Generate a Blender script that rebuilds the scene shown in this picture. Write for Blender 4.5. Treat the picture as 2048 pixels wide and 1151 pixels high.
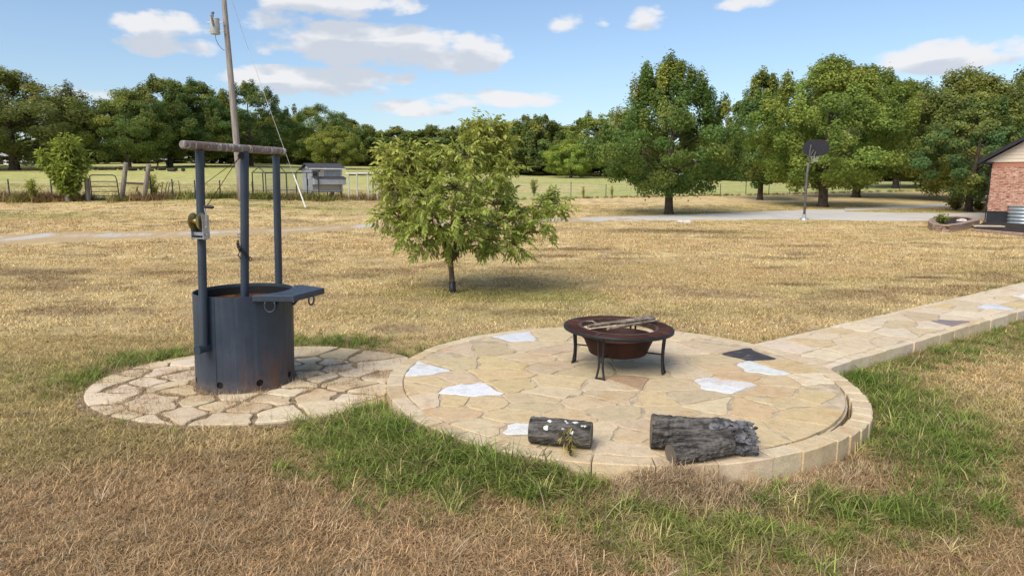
import bpy, bmesh, math, random
import numpy as np
from mathutils import Vector, Matrix

# ------------------------------------------------------------------ camera, sky, sun, exposure
S = bpy.context.scene
for _o in list(bpy.data.objects):
    bpy.data.objects.remove(_o)
C = S.collection
F = 1365.0                       # focal length in photograph pixels (2048 wide)
CZ = 1.95                        # camera height above the lawn
TH = math.atan(213.5 / F)        # downward pitch
cam_data = bpy.data.cameras.new('camera')
cam_data.sensor_width = 36.0
cam_data.lens = 36.0 * F / 2048.0
cam_data.clip_start = 0.05
cam_data.clip_end = 3000.0
cam = bpy.data.objects.new('camera', cam_data)
C.objects.link(cam)
cam.location = (0, 0, CZ)
cam.rotation_euler = (math.pi / 2 - TH, 0, 0)
S.camera = cam

SUN_ELEV = math.radians(47)
SUN_AZ = Vector((-0.55, -0.80))          # horizontal direction towards the sun
SUN_AZ.normalize()
sun_data = bpy.data.lights.new('sun', 'SUN')
sun_data.energy = 1.5
sun_data.angle = math.radians(42)
sun_data.color = (1.0, 0.91, 0.77)
sun = bpy.data.objects.new('sun', sun_data)
C.objects.link(sun)
_sd = Vector((SUN_AZ.x * math.cos(SUN_ELEV), SUN_AZ.y * math.cos(SUN_ELEV), math.sin(SUN_ELEV)))
sun.rotation_euler = _sd.to_track_quat('Z', 'Y').to_euler()
sun.location = (0, 0, 30)

S.view_settings.view_transform = 'Standard'
S.view_settings.look = 'None'
S.view_settings.exposure = 1.38
S.view_settings.gamma = 1.0
S.view_settings.use_curve_mapping = False
S.render.engine = 'CYCLES'
S.cycles.max_bounces = 5
S.cycles.diffuse_bounces = 3
S.cycles.glossy_bounces = 2
S.cycles.transmission_bounces = 4
S.cycles.transparent_max_bounces = 8

SKY_STRENGTH = 0.066


def pix_dir(px, py):
    x = (px - 1024) / F
    y = -(py - 575.5) / F
    return np.array([x, math.cos(TH) + y * math.sin(TH), -math.sin(TH) + y * math.cos(TH)])


def build_world():
    w = bpy.data.worlds.new('World')
    S.world = w
    w.use_nodes = True
    nt = w.node_tree
    nt.nodes.clear()
    N, L = nt.nodes, nt.links

    def nd(t, **k):
        n = N.new(t)
        for a, b in k.items():
            setattr(n, a, b)
        return n

    def math_(op, a, b=None, c=None, clamp=False):
        n = nd('ShaderNodeMath', operation=op, use_clamp=clamp)
        for i, v in enumerate((a, b, c)):
            if v is None:
                continue
            if isinstance(v, (int, float)):
                n.inputs[i].default_value = v
            else:
                L.new(v, n.inputs[i])
        return n.outputs[0]

    def vmath(op, a, b):
        n = nd('ShaderNodeVectorMath', operation=op)
        for i, v in enumerate((a, b)):
            if isinstance(v, (tuple, list)):
                n.inputs[i].default_value = v
            else:
                L.new(v, n.inputs[i])
        return n

    def maprange(v, a, b, c=0.0, d=1.0, smooth=True):
        n = nd('ShaderNodeMapRange', interpolation_type='SMOOTHSTEP' if smooth else 'LINEAR')
        L.new(v, n.inputs['Value'])
        n.inputs['From Min'].default_value = a
        n.inputs['From Max'].default_value = b
        n.inputs['To Min'].default_value = c
        n.inputs['To Max'].default_value = d
        return n.outputs['Result']

    out = nd('ShaderNodeOutputWorld')
    bg = nd('ShaderNodeBackground')
    L.new(bg.outputs[0], out.inputs[0])
    sky = nd('ShaderNodeTexSky', sky_type='NISHITA')
    sky.sun_disc = False
    sky.sun_elevation = SUN_ELEV
    sky.sun_rotation = math.atan2(SUN_AZ.x, SUN_AZ.y)
    sky.altitude = 150
    sky.air_density = 1.0
    sky.dust_density = 1.4
    sky.ozone_density = 2.6
    tc = nd('ShaderNodeTexCoord')
    d = tc.outputs['Generated']

    # cumulus clouds: centres are directions, (pixel x, pixel y, half width, half height)
    blobs = [(330, 62, 100, 34, 1.0), (390, 90, 60, 22, 1.0), (300, 80, 70, 28, .9),
             (640, 2, 180, 26, 1.0), (540, 36, 90, 24, .7), (530, 92, 40, 16, .7),
             (690, 82, 140, 32, 1.05), (800, 100, 180, 40, 1.2), (930, 108, 90, 36, 1.1), (590, 92, 60, 16, .8),
             (620, 165, 150, 28, 1.05), (740, 150, 90, 20, 1.0), (520, 150, 60, 18, .8),
             (830, 215, 80, 16, .85), (1000, 198, 140, 17, .95),
             (1133, 45, 38, 24, 1.0), (1200, 46, 26, 15, .6), (1293, 37, 46, 24, 1.0),
             (1490, 8, 60, 14, .8), (1940, 108, 150, 30, 1.0), (1860, 124, 80, 26, .95), (1985, 95, 70, 18, 1.0),
             (180, 188, 60, 12, .6), (690, 14, 80, 22, .8)]

    def density(shift, detail):
        if shift:
            p = vmath('ADD', d, (0, 0, shift)).outputs[0]
        else:
            p = d
        mp = nd('ShaderNodeMapping')
        mp.inputs['Scale'].default_value = (1.0, 1.0, 2.0)
        L.new(p, mp.inputs['Vector'])
        nz = nd('ShaderNodeTexNoise')
        nz.inputs['Scale'].default_value = 15.0
        nz.inputs['Detail'].default_value = detail
        nz.inputs['Roughness'].default_value = 0.56
        L.new(mp.outputs[0], nz.inputs['Vector'])
        tot = None
        for (px, py, hw, hh, s) in blobs:
            c = pix_dir(px, py)
            ln = np.linalg.norm(c)
            c = c / ln
            sx, sz = hw / F / ln, hh / F / ln
            q = vmath('SUBTRACT', p, tuple(c)).outputs[0]
            q = vmath('MULTIPLY', q, (1 / sx, 1 / sx, 1 / sz)).outputs[0]
            n = vmath('DOT_PRODUCT', q, q)
            v = math_('MULTIPLY_ADD', n.outputs['Value'], -0.55 * s, s)
            v = math_('MAXIMUM', v, 0.0)
            tot = v if tot is None else math_('MAXIMUM', tot, v)
        # scattered cumulus over the rest of the sky, above and around the view
        mp2 = nd('ShaderNodeMapping')
        mp2.inputs['Scale'].default_value = (1.0, 1.0, 2.2)
        L.new(p, mp2.inputs['Vector'])
        n2 = nd('ShaderNodeTexNoise')
        n2.inputs['Scale'].default_value = 3.4
        n2.inputs['Detail'].default_value = 1.0
        L.new(mp2.outputs[0], n2.inputs['Vector'])
        base = maprange(n2.outputs[0], 0.50, 0.72, 0.0, 1.0)
        sep = nd('ShaderNodeSeparateXYZ')
        L.new(p, sep.inputs[0])
        up = maprange(sep.outputs['Z'], 0.29, 0.40)
        side = maprange(sep.outputs['Y'], 0.72, 0.55)
        base = math_('MULTIPLY', base, math_('MAXIMUM', up, side))
        tot = math_('MAXIMUM', tot, base)
        e = math_('MULTIPLY_ADD', math_('SUBTRACT', nz.outputs[0], 0.5), 2.6, tot)
        e = math_('MULTIPLY', e, maprange(tot, 0.02, 0.25))
        return e
    den0 = density(0.0, 6.0)
    den1 = density(0.024, 3.0)
    mask = maprange(den0, 0.30, 0.82)
    shade = maprange(den1, 0.10, 0.85)
    # cloud colour: bright tops, grey shade painted into the undersides
    col = nd('ShaderNodeMix', data_type='RGBA')
    L.new(shade, col.inputs['Factor'])
    col.inputs['A'].default_value = (5.2, 5.18, 5.25, 1)
    col.inputs['B'].default_value = (3.65, 3.9, 4.35, 1)
    mx = nd('ShaderNodeMix', data_type='RGBA')
    L.new(math_('MULTIPLY', mask, 0.93), mx.inputs['Factor'])
    L.new(sky.outputs[0], mx.inputs['A'])
    L.new(col.outputs['Result'], mx.inputs['B'])
    L.new(mx.outputs['Result'], bg.inputs['Color'])
    bg.inputs['Strength'].default_value = SKY_STRENGTH


build_world()

# ------------------------------------------------------------------ small helpers
random.seed(7)
RNG = np.random.default_rng(11)


def _hash(ix, iy, seed):
    h = (ix.astype(np.int64) * 374761393 + iy.astype(np.int64) * 668265263 + seed * 1442695041) & 0x7fffffff
    h = ((h ^ (h >> 13)) * 1274126177) & 0x7fffffff
    h = h ^ (h >> 16)
    return (h & 0xffff) / 65535.0


def vnoise(x, y, seed=0):
    x = np.asarray(x, float)
    y = np.asarray(y, float)
    ix = np.floor(x)
    iy = np.floor(y)
    fx = x - ix
    fy = y - iy
    fx = fx * fx * (3 - 2 * fx)
    fy = fy * fy * (3 - 2 * fy)
    a = _hash(ix, iy, seed)
    b = _hash(ix + 1, iy, seed)
    c = _hash(ix, iy + 1, seed)
    d = _hash(ix + 1, iy + 1, seed)
    return (a * (1 - fx) + b * fx) * (1 - fy) + (c * (1 - fx) + d * fx) * fy


def fbm(x, y, seed=0, oct=4):
    s = 0.0
    a = 0.5
    n = 0.0
    for i in range(oct):
        s = s + a * vnoise(np.asarray(x) * 2 ** i + 17.3 * i, np.asarray(y) * 2 ** i - 9.1 * i, seed + i)
        n += a
        a *= 0.5
    return s / n


def sstep(a, b, v):
    t = np.clip((np.asarray(v, float) - a) / (b - a), 0, 1)
    return t * t * (3 - 2 * t)


PROF = [(-0.45, [(0, 0), (9, 0), (21, .28), (33, .95), (50, 1.9), (75, 3.4), (130, 5.7), (220, 7.0), (700, 8)]),
        (-0.22, [(0, 0), (10, 0), (22, .22), (33, .70), (50, 1.5), (75, 2.9), (130, 5.0), (220, 6.5), (700, 8)]),
        (0.05, [(0, 0), (12, 0), (24, .12), (40, .25), (60, .6), (110, 2.75), (160, 4.0), (700, 7)]),
        (0.45, [(0, 0), (15, 0), (32, -.02), (40, .15), (60, .5), (80, 1.2), (130, 2.4), (700, 6)])]


def tz(x, y):
    """terrain height"""
    x = np.asarray(x, float)
    y = np.asarray(y, float)
    u = x / np.maximum(y, 4.0)
    us = [p[0] for p in PROF]
    zs = []
    for _, pr in PROF:
        yy, zz = zip(*pr)
        zs.append(sum(np.interp(y * k, yy, zz) for k in (.84, .92, 1.0, 1.08, 1.16)) / 5)
    z = zs[0].copy() if hasattr(zs[0], 'copy') else np.array(zs[0])
    for i in range(len(us) - 1):
        t = sstep(us[i], us[i + 1], u)
        z = z + (zs[i + 1] - zs[i]) * t
    # soil banked up against the patio on its front left and back
    dd = np.hypot(x - .96, y - 6.20) - 2.10
    aa = np.degrees(np.arctan2(y - 6.20, x - .96)) % 360
    bank = sstep(200, 214, aa) * sstep(268, 246, aa) + sstep(62, 76, aa) * sstep(150, 134, aa) * .8
    z = z + .105 * bank * np.exp(-(np.maximum(dd, 0) / .42) ** 2) * (dd > -.3)
    far = sstep(9, 16, y)
    z = z + far * 0.10 * (fbm(x / 7, y / 7, 5, 3) - 0.5)
    return z


def tz1(x, y):
    return float(tz(np.array([x]), np.array([y]))[0])


def P(px, py, z=0.0):
    """photograph pixel -> point on the level plane z"""
    d = pix_dir(px, py)
    t = (z - CZ) / d[2]
    return Vector((d[0] * t, d[1] * t, z))


def D(px, py, Y):
    """photograph pixel -> point at forward distance Y"""
    d = pix_dir(px, py)
    t = Y / d[1]
    return Vector((d[0] * t, Y, CZ + d[2] * t))


_TS = np.concatenate([np.linspace(2, 60, 1200), np.linspace(60.1, 260, 1500)])


def G(px, py):
    """photograph pixel -> point on the terrain"""
    d = pix_dir(px, py)
    p = d[None, :] * _TS[:, None]
    z = p[:, 2] + CZ - tz(p[:, 0], p[:, 1])
    i = int(np.argmax(z < 0))
    if z[i] >= 0:
        i = len(_TS) - 1
    t = _TS[i]
    if i > 0:
        a, b = z[i - 1], z[i]
        t = _TS[i - 1] + (_TS[i] - _TS[i - 1]) * a / (a - b)
    return Vector((d[0] * t, d[1] * t, tz1(d[0] * t, d[1] * t)))


def onground(px, Y):
    """point on the terrain under pixel column px at forward distance Y"""
    x = (px - 1024) / F * (Y * math.cos(TH) + 0.2)
    return Vector((x, Y, tz1(x, Y)))


def tag(o, label=None, cat=None, group=None, kind=None):
    if label:
        o['label'] = label
    if cat:
        o['category'] = cat
    if group:
        o['group'] = group
    if kind:
        o['kind'] = kind
    return o


def empty(name, loc=(0, 0, 0), rz=0.0, label=None, cat=None, group=None, scale=1.0):
    o = bpy.data.objects.new(name, None)
    o.empty_display_size = 0.1
    C.objects.link(o)
    o.location = loc
    o.rotation_euler = (0, 0, rz)
    o.scale = (scale,) * 3 if isinstance(scale, (int, float)) else scale
    tag(o, label, cat, group)
    return o


def link_mesh(name, me, mat=None, parent=None, color=None):
    o = bpy.data.objects.new(name, me)
    C.objects.link(o)
    if mat is not None and len(me.materials) == 0:
        me.materials.append(mat)
    if parent is not None:
        o.parent = parent
    if color is not None:
        o.color = (*color, 1.0)
    return o


def fast_mesh(name, V, Fq, smooth=False):
    """V (n,3); Fq (m,k) same-size faces"""
    V = np.asarray(V, np.float32)
    Fq = np.asarray(Fq, np.int32)
    me = bpy.data.meshes.new(name)
    me.vertices.add(len(V))
    me.vertices.foreach_set('co', V.ravel())
    m, k = Fq.shape
    me.loops.add(m * k)
    me.loops.foreach_set('vertex_index', Fq.ravel())
    me.polygons.add(m)
    me.polygons.foreach_set('loop_start', np.arange(0, m * k, k, dtype=np.int32))
    me.polygons.foreach_set('loop_total', np.full(m, k, np.int32))
    if smooth:
        me.polygons.foreach_set('use_smooth', np.ones(m, bool))
    me.update(calc_edges=True)
    return me


class MB:
    """collects shapes and links them as one mesh object"""

    def __init__(self):
        self.v = []
        self.f = []

    def add(self, vs, fs):
        n = len(self.v)
        self.v += [tuple(v) for v in vs]
        self.f += [tuple(i + n for i in f) for f in fs]
        return self

    def box(self, c, s, rz=0.0, rot=None, bev=0.0):
        bm = bmesh.new()
        bmesh.ops.create_cube(bm, size=1.0)
        for v in bm.verts:
            v.co = Vector((v.co.x * s[0], v.co.y * s[1], v.co.z * s[2]))
        if bev:
            bmesh.ops.bevel(bm, geom=list(bm.edges), offset=bev, segments=1, affect='EDGES')
        M = Matrix.Translation(c) @ (rot if rot is not None else Matrix.Rotation(rz, 4, 'Z'))
        bm.verts.index_update()
        self.add([M @ v.co for v in bm.verts], [[v.index for v in f.verts] for f in bm.faces])
        bm.free()
        return self

    def tube(self, pts, r, n=10, caps=True):
        pts = [Vector(p) for p in pts]
        rs = r if isinstance(r, (list, tuple)) else [r] * len(pts)
        vs, fs = [], []
        up = None
        for i, p in enumerate(pts):
            if i == 0:
                t = pts[1] - pts[0]
            elif i == len(pts) - 1:
                t = pts[-1] - pts[-2]
            else:
                t = (pts[i + 1] - pts[i]).normalized() + (pts[i] - pts[i - 1]).normalized()
            if t.length < 1e-9:
                t = Vector((0, 0, 1))
            t.normalize()
            if up is None:
                up = Vector((0, 0, 1)) if abs(t.z) < .9 else Vector((1, 0, 0))
            a = t.cross(up)
            if a.length < 1e-6:
                a = t.cross(Vector((0, 1, 0)))
            a.normalize()
            b = a.cross(t).normalized()
            up = b
            for k in range(n):
                an = 2 * math.pi * k / n
                vs.append(p + a * math.cos(an) * rs[i] + b * math.sin(an) * rs[i])
        for i in range(len(pts) - 1):
            for k in range(n):
                k2 = (k + 1) % n
                fs.append((i * n + k, i * n + k2, (i + 1) * n + k2, (i + 1) * n + k))
        if caps:
            fs.append(tuple(range(n))[::-1])
            fs.append(tuple((len(pts) - 1) * n + k for k in range(n)))
        return self.add(vs, fs)

    def lathe(self, prof, n=32, c=(0, 0, 0)):
        """prof: list of (r,z), closed rings are not capped"""
        vs, fs = [], []
        for (r, z) in prof:
            for k in range(n):
                a = 2 * math.pi * k / n
                vs.append((c[0] + r * math.cos(a), c[1] + r * math.sin(a), c[2] + z))
        for i in range(len(prof) - 1):
            for k in range(n):
                k2 = (k + 1) % n
                fs.append((i * n + k, i * n + k2, (i + 1) * n + k2, (i + 1) * n + k))
        return self.add(vs, fs)

    def prism(self, poly, z0, z1):
        n = len(poly)
        vs = [(p[0], p[1], z0) for p in poly] + [(p[0], p[1], z1) for p in poly]
        fs = [tuple(range(n))[::-1], tuple(range(n, 2 * n))]
        fs += [(i, (i + 1) % n, n + (i + 1) % n, n + i) for i in range(n)]
        return self.add(vs, fs)

    def build(self, name, mat=None, parent=None, smooth=False, color=None, autosmooth=None):
        me = bpy.data.meshes.new(name)
        me.from_pydata(self.v, [], self.f)
        bm = bmesh.new()
        bm.from_mesh(me)
        bmesh.ops.recalc_face_normals(bm, faces=bm.faces)
        if autosmooth is not None:
            for f in bm.faces:
                f.smooth = True
            for e in bm.edges:
                if len(e.link_faces) == 2 and e.calc_face_angle(0) > autosmooth:
                    e.smooth = False
        elif smooth:
            for f in bm.faces:
                f.smooth = True
        bm.to_mesh(me)
        bm.free()
        return link_mesh(name, me, mat, parent, color)


AS = math.radians(40)


def kids(o):
    return [c for c in bpy.data.objects if c.parent == o]


def copy_tree(o, parent=None):
    c = o.copy()
    C.objects.link(c)
    if parent is not None:
        c.parent = parent
    for ch in kids(o):
        copy_tree(ch, c)
    return c


# ------------------------------------------------------------------ materials
class MT:
    """thin wrapper for building a material's nodes"""

    def __init__(self, name, rough=0.8, metal=0.0, spec=0.5):
        self.m = bpy.data.materials.new(name)
        self.m.use_nodes = True
        self.nt = self.m.node_tree
        self.N, self.L = self.nt.nodes, self.nt.links
        self.b = self.N['Principled BSDF']
        self.out = self.N['Material Output']
        self.b.inputs['Roughness'].default_value = rough
        self.b.inputs['Metallic'].default_value = metal
        self.b.inputs['Specular IOR Level'].default_value = spec

    def nd(self, t, **k):
        n = self.N.new(t)
        for a, b in k.items():
            setattr(n, a, b)
        return n

    def put(self, sock, v):
        if isinstance(v, (int, float)):
            sock.default_value = v
        elif isinstance(v, (tuple, list)):
            sock.default_value = (*v, 1.0) if len(v) == 3 and len(sock.default_value) == 4 else v
        else:
            self.L.new(v, sock)

    def coord(self, kind='Object', scale=(1, 1, 1)):
        tc = self.nd('ShaderNodeTexCoord')
        mp = self.nd('ShaderNodeMapping')
        mp.inputs['Scale'].default_value = scale
        self.L.new(tc.outputs[kind], mp.inputs['Vector'])
        return mp.outputs[0]

    def world(self, scale=(1, 1, 1)):
        g = self.nd('ShaderNodeNewGeometry')
        mp = self.nd('ShaderNodeMapping')
        mp.inputs['Scale'].default_value = scale
        self.L.new(g.outputs['Position'], mp.inputs['Vector'])
        return mp.outputs[0]

    def noise(self, vec, scale, detail=4.0, rough=0.55, dist=0.0):
        n = self.nd('ShaderNodeTexNoise')
        n.inputs['Scale'].default_value = scale
        n.inputs['Detail'].default_value = detail
        n.inputs['Roughness'].default_value = rough
        n.inputs['Distortion'].default_value = dist
        self.L.new(vec, n.inputs['Vector'])
        return n.outputs[0]

    def ramp(self, v, a, b, lo=0.0, hi=1.0):
        n = self.nd('ShaderNodeMapRange', interpolation_type='SMOOTHSTEP')
        self.put(n.inputs['Value'], v)
        n.inputs['From Min'].default_value = a
        n.inputs['From Max'].default_value = b
        n.inputs['To Min'].default_value = lo
        n.inputs['To Max'].default_value = hi
        return n.outputs['Result']

    def math(self, op, a, b=0.0):
        n = self.nd('ShaderNodeMath', operation=op)
        self.put(n.inputs[0], a)
        self.put(n.inputs[1], b)
        return n.outputs[0]

    def mix(self, f, a, b, blend='MIX'):
        n = self.nd('ShaderNodeMix', data_type='RGBA', blend_type=blend)
        self.put(n.inputs['Factor'], f)
        self.put(n.inputs['A'], a)
        self.put(n.inputs['B'], b)
        return n.outputs['Result']

    def scale(self, col, f):
        """multiply a colour by a scalar"""
        n = self.nd('ShaderNodeVectorMath', operation='SCALE')
        self.put(n.inputs[0], col)
        self.put(n.inputs['Scale'], f)
        return n.outputs[0]

    def color(self, c):
        self.put(self.b.inputs['Base Color'], c)
        return self

    def bump(self, h, strength=0.4, dist=0.01):
        n = self.nd('ShaderNodeBump')
        n.inputs['Strength'].default_value = strength
        n.inputs['Distance'].default_value = dist
        self.put(n.inputs['Height'], h)
        self.L.new(n.outputs[0], self.b.inputs['Normal'])
        return self

    def attr(self, name, kind='GEOMETRY', out='Color'):
        n = self.nd('ShaderNodeAttribute', attribute_type=kind, attribute_name=name)
        return n.outputs[out]

    def objcol(self):
        return self.nd('ShaderNodeObjectInfo').outputs['Color']

    def objrand(self):
        return self.nd('ShaderNodeObjectInfo').outputs['Random']


def simple(name, col, rough=0.7, metal=0.0, var=0.25, scale=6.0, bump=0.15, bdist=0.004, spec=0.4):
    t = MT(name, rough, metal, spec)
    v = t.coord()
    n = t.noise(v, scale, 5)
    n2 = t.noise(v, scale * 7, 3)
    k = t.math('ADD', t.ramp(n, .25, .75, 1 - var, 1 + var), t.ramp(n2, .3, .7, -var * .4, var * .4))
    t.color(t.scale(col, k))
    if bump:
        t.bump(n2, bump, bdist)
    return t.m


M = {}


def mk_materials():
    # lawn sheet: colour comes from the grass colour map held on the mesh
    t = MT('lawn', 0.95, 0, .1)
    w = t.world()
    ws = t.world((1.0, 0.42, 1.0))
    k = t.ramp(t.noise(w, 38, 5, .7), .25, .75, .72, 1.24)
    k2 = t.ramp(t.noise(ws, 1.7, 5, .65), .25, .75, .80, 1.20)
    k3 = t.ramp(t.noise(ws, 9, 4, .6), .3, .7, .84, 1.16)
    t.color(t.scale(t.scale(t.scale(t.attr('gcol'), k), k2), k3))
    t.bump(t.noise(w, 60, 4, .7), .9, .02)
    M['lawn'] = t.m
    # grass blades
    for nm, tr in (('dry_blade', .18), ('green_blade', .35)):
        t = MT(nm, 0.75, 0, .25)
        c = t.attr('tint', 'INSTANCER')
        bl = t.attr('bv', 'GEOMETRY', 'Fac')
        c = t.scale(c, t.ramp(bl, 0, 1, .58, 1.42))
        df = t.nd('ShaderNodeBsdfDiffuse')
        t.put(df.inputs[0], c)
        tl = t.nd('ShaderNodeBsdfTranslucent')
        t.put(tl.inputs[0], c)
        ms = t.nd('ShaderNodeMixShader')
        ms.inputs[0].default_value = tr
        t.L.new(df.outputs[0], ms.inputs[1])
        t.L.new(tl.outputs[0], ms.inputs[2])
        t.L.new(ms.outputs[0], t.out.inputs[0])
        M[nm] = t.m
    # tree leaves
    for nm, tr in (('leaf', .46), ('young_leaf', .45)):
        t = MT(nm, 0.55, 0, .35)
        lv = t.attr('lv', 'GEOMETRY', 'Fac')
        ly = t.attr('ly', 'GEOMETRY', 'Fac')
        c = t.mix(ly, t.objcol(), t.mix(0.5, t.objcol(), (.26, .23, .05)))
        c = t.scale(c, t.ramp(lv, 0, 1, 1.45, 3.3))
        t.color(c)
        df = t.nd('ShaderNodeBsdfDiffuse')
        t.put(df.inputs[0], c)
        tl = t.nd('ShaderNodeBsdfTranslucent')
        t.put(tl.inputs[0], t.mix(.4, c, (.20, .24, .03)))
        ms = t.nd('ShaderNodeMixShader')
        ms.inputs[0].default_value = tr
        t.L.new((t.b if nm == 'young_leaf' else df).outputs[0], ms.inputs[1])
        t.L.new(tl.outputs[0], ms.inputs[2])
        t.L.new(ms.outputs[0], t.out.inputs[0])
        M[nm] = t.m
    # bark
    t = MT('bark', .95, 0, .1)
    v = t.coord('Object', (6, 6, 1.2))
    n = t.noise(v, 3, 6, .65)
    t.color(t.mix(t.ramp(n, .3, .7), (.045, .036, .028), (.15, .12, .09)))
    t.bump(n, .8, .03)
    M['bark'] = t.m
    # flagstone: own colour per stone, iron staining and fine grain
    t = MT('flagstone', .85, 0, .25)
    w = t.world()
    base = t.objcol()
    n1 = t.noise(w, 2.6, 5, .6, .8)
    n2 = t.noise(w, 11, 5, .65)
    n3 = t.noise(w, 90, 3, .6)
    c = t.mix(t.ramp(n1, .52, .74, 0, .42), base, (.46, .25, .09))
    c = t.mix(t.ramp(n2, .52, .80, 0, .45), c, (.30, .24, .16))
    c = t.scale(c, t.math('MULTIPLY', t.ramp(n2, .2, .8, .82, 1.16), t.ramp(n3, .25, .75, .86, 1.12)))
    t.color(c)
    t.bump(t.math('ADD', t.math('MULTIPLY', n2, 1.0), t.math('MULTIPLY', n3, .25)), .55, .012)
    M['flag'] = t.m
    M['mortar'] = simple('mortar', (.47, .385, .265), .95, 0, .28, 9, .5, .01, .1)
    M['soil'] = simple('straw_soil', (.29, .215, .14), 1.0, 0, .45, 14, .8, .02, .05)
    # painted steel of the pit
    t = MT('painted_steel', .48, 0, .45)
    v = t.coord()
    n = t.noise(v, 2.2, 5, .6)
    n2 = t.noise(t.coord('Object', (9, 9, 1.2)), 1.6, 5, .65)
    nf = t.noise(v, 40, 3)
    base = t.mix(t.ramp(n, .3, .75), (.022, .035, .056), (.040, .058, .086))
    sep = t.nd('ShaderNodeSeparateXYZ')
    tc = t.nd('ShaderNodeTexCoord')
    t.L.new(tc.outputs['Object'], sep.inputs[0])
    low = t.ramp(sep.outputs['Z'], .55, .02, 0, 1)
    side = t.ramp(sep.outputs['X'], -.05, .40, .15, 1.0)
    f = t.math('MULTIPLY', t.math('MULTIPLY', low, side), t.ramp(n2, .38, .66))
    c = t.mix(t.math('MULTIPLY', f, .8), base, t.mix(nf, (.10, .028, .012), (.22, .10, .05)))
    streak = t.noise(t.coord('Object', (22, 22, .7)), 1.3, 5, .7)
    c = t.mix(t.ramp(streak, .54, .78, 0, .35), c, (.13, .13, .135))
    c = t.mix(t.ramp(t.noise(v, 70, 2), .66, .74, 0, .5), c, (.15, .11, .09))
    dirt = t.math('MULTIPLY', t.ramp(sep.outputs['Z'], .17, .0), t.ramp(t.noise(v, 16, 5, .7), .30, .62))
    c = t.mix(t.math('MULTIPLY', dirt, .65), c, (.20, .145, .10))
    t.color(c)
    t.put(t.b.inputs['Roughness'], t.ramp(streak, .3, .7, .36, .62))
    t.bump(t.noise(v, 14, 4), .12, .004)
    M['steel'] = t.m
    t = MT('scorched_rust', .9, .0, .2)
    v = t.coord()
    n = t.noise(v, 9, 5)
    t.color(t.mix(t.ramp(n, .35, .65), (.05, .022, .014), (.17, .065, .03)))
    t.bump(n, .4, .005)
    M['rust'] = t.m
    M['soot'] = simple('soot', (.012, .011, .011), .9, 0, .3, 8, .3)
    # flaking beam
    t = MT('flaking_pipe', .75, .0, .3)
    v = t.coord('Object')
    n = t.noise(v, 9, 4)
    wv = t.noise(t.coord('Object', (26, 26, 5)), 1.0, 3, .6, 1.2)
    c = t.mix(t.ramp(n, .35, .65), (.20, .135, .11), (.21, .185, .17))
    c = t.mix(t.ramp(wv, .56, .61, 0, .85), c, (.62, .57, .50))
    t.color(c)
    M['beam'] = t.m
    M['zinc'] = simple('zinc_steel', (.42, .44, .46), .42, .75, .18, 20, .05)
    M['gold_zinc'] = simple('yellow_zinc', (.45, .36, .15), .38, .8, .2, 20, .05)
    M['black_rubber'] = simple('black_rubber', (.02, .02, .02), .6, 0, .2, 10, .1)
    M['dark_metal'] = simple('dark_metal', (.022, .021, .022), .5, .2, .3, 14, .1)
    # fire pit rust brown
    t = MT('pit_bowl', .7, .1, .3)
    v = t.coord()
    n = t.noise(v, 6, 5)
    t.color(t.mix(t.ramp(n, .3, .7), (.022, .008, .006), (.052, .018, .012)))
    t.bump(t.noise(v, 50, 3), .25, .003)
    M['bowl'] = t.m
    M['copper_trim'] = simple('worn_bronze_trim', (.11, .060, .038), .5, .3, .35, 14, .1)
    # woven wire mesh panel: holes by transparency of a fine grid
    t = MT('mesh_panel', .6, .2, .3)
    v = t.coord()
    t.color(t.scale((.075, .030, .022), t.ramp(t.noise(v, 12, 4), .3, .7, .7, 1.3)))
    M['mesh_panel'] = t.m
    M['ash'] = simple('ash', (.30, .28, .26), 1, 0, .5, 14, .6)
    # weathered wood / bark of logs
    t = MT('log_bark', .95, 0, .1)
    v = t.coord('Object', (1.6, 9, 9))
    n = t.noise(v, 2.5, 6, .7)
    nb = t.noise(t.coord('Object', (5, 5, 5)), 5, 3)
    c = t.mix(t.ramp(n, .32, .68), (.020, .018, .017), (.19, .175, .16))
    c = t.mix(t.ramp(nb, .60, .72, 0, .7), c, (.15, .15, .15))
    t.color(c)
    t.bump(n, 1.0, .03)
    M['log_bark'] = t.m
    t = MT('charred_bark', .8, 0, .25)
    v = t.coord('Object', (1, 1, 1))
    n = t.noise(v, 14, 5, .65)
    t.color(t.mix(t.ramp(n, .35, .65), (.03, .029, .03), (.17, .17, .185)))
    t.bump(n, .8, .02)
    M['char'] = t.m
    t = MT('cut_wood', .9, 0, .1)
    v = t.coord()
    g = t.noise(v, 5, 6, .6, 3)
    t.color(t.mix(g, (.09, .075, .06), (.24, .20, .16)))
    M['cut_wood'] = t.m
    M['lichen'] = simple('lichen', (.62, .66, .62), .95, 0, .2, 20, .2)
    t = MT('grey_stick', .95, 0, .1)
    v = t.coord('Object', (1, 14, 14))
    n = t.noise(v, 3, 5)
    t.color(t.mix(t.ramp(n, .3, .7), (.11, .085, .065), (.36, .30, .25)))
    t.bump(n, .7, .01)
    M['stick'] = t.m
    t = MT('grey_pole', .9, 0, .15)
    v = t.coord('Object', (10, 10, .6))
    n = t.noise(v, 2, 6, .65)
    t.color(t.mix(t.ramp(n, .3, .7), (.19, .17, .155), (.36, .32, .295)))
    t.bump(n, .5, .01)
    M['pole'] = t.m
    M['enamel'] = simple('grey_enamel', (.42, .45, .47), .45, 0, .12, 5, .05)
    M['porcelain'] = simple('porcelain', (.18, .18, .19), .3, 0, .2, 5, 0)
    M['wire'] = simple('wire', (.30, .30, .30), .5, .6, .2, 5, 0)
    M['white_plastic'] = simple('white_plastic', (.72, .74, .72), .5, 0, .12, 6, 0)
    M['coop_grey'] = simple('coop_grey_board', (.38, .40, .43), .8, 0, .14, 5, .2)
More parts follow.
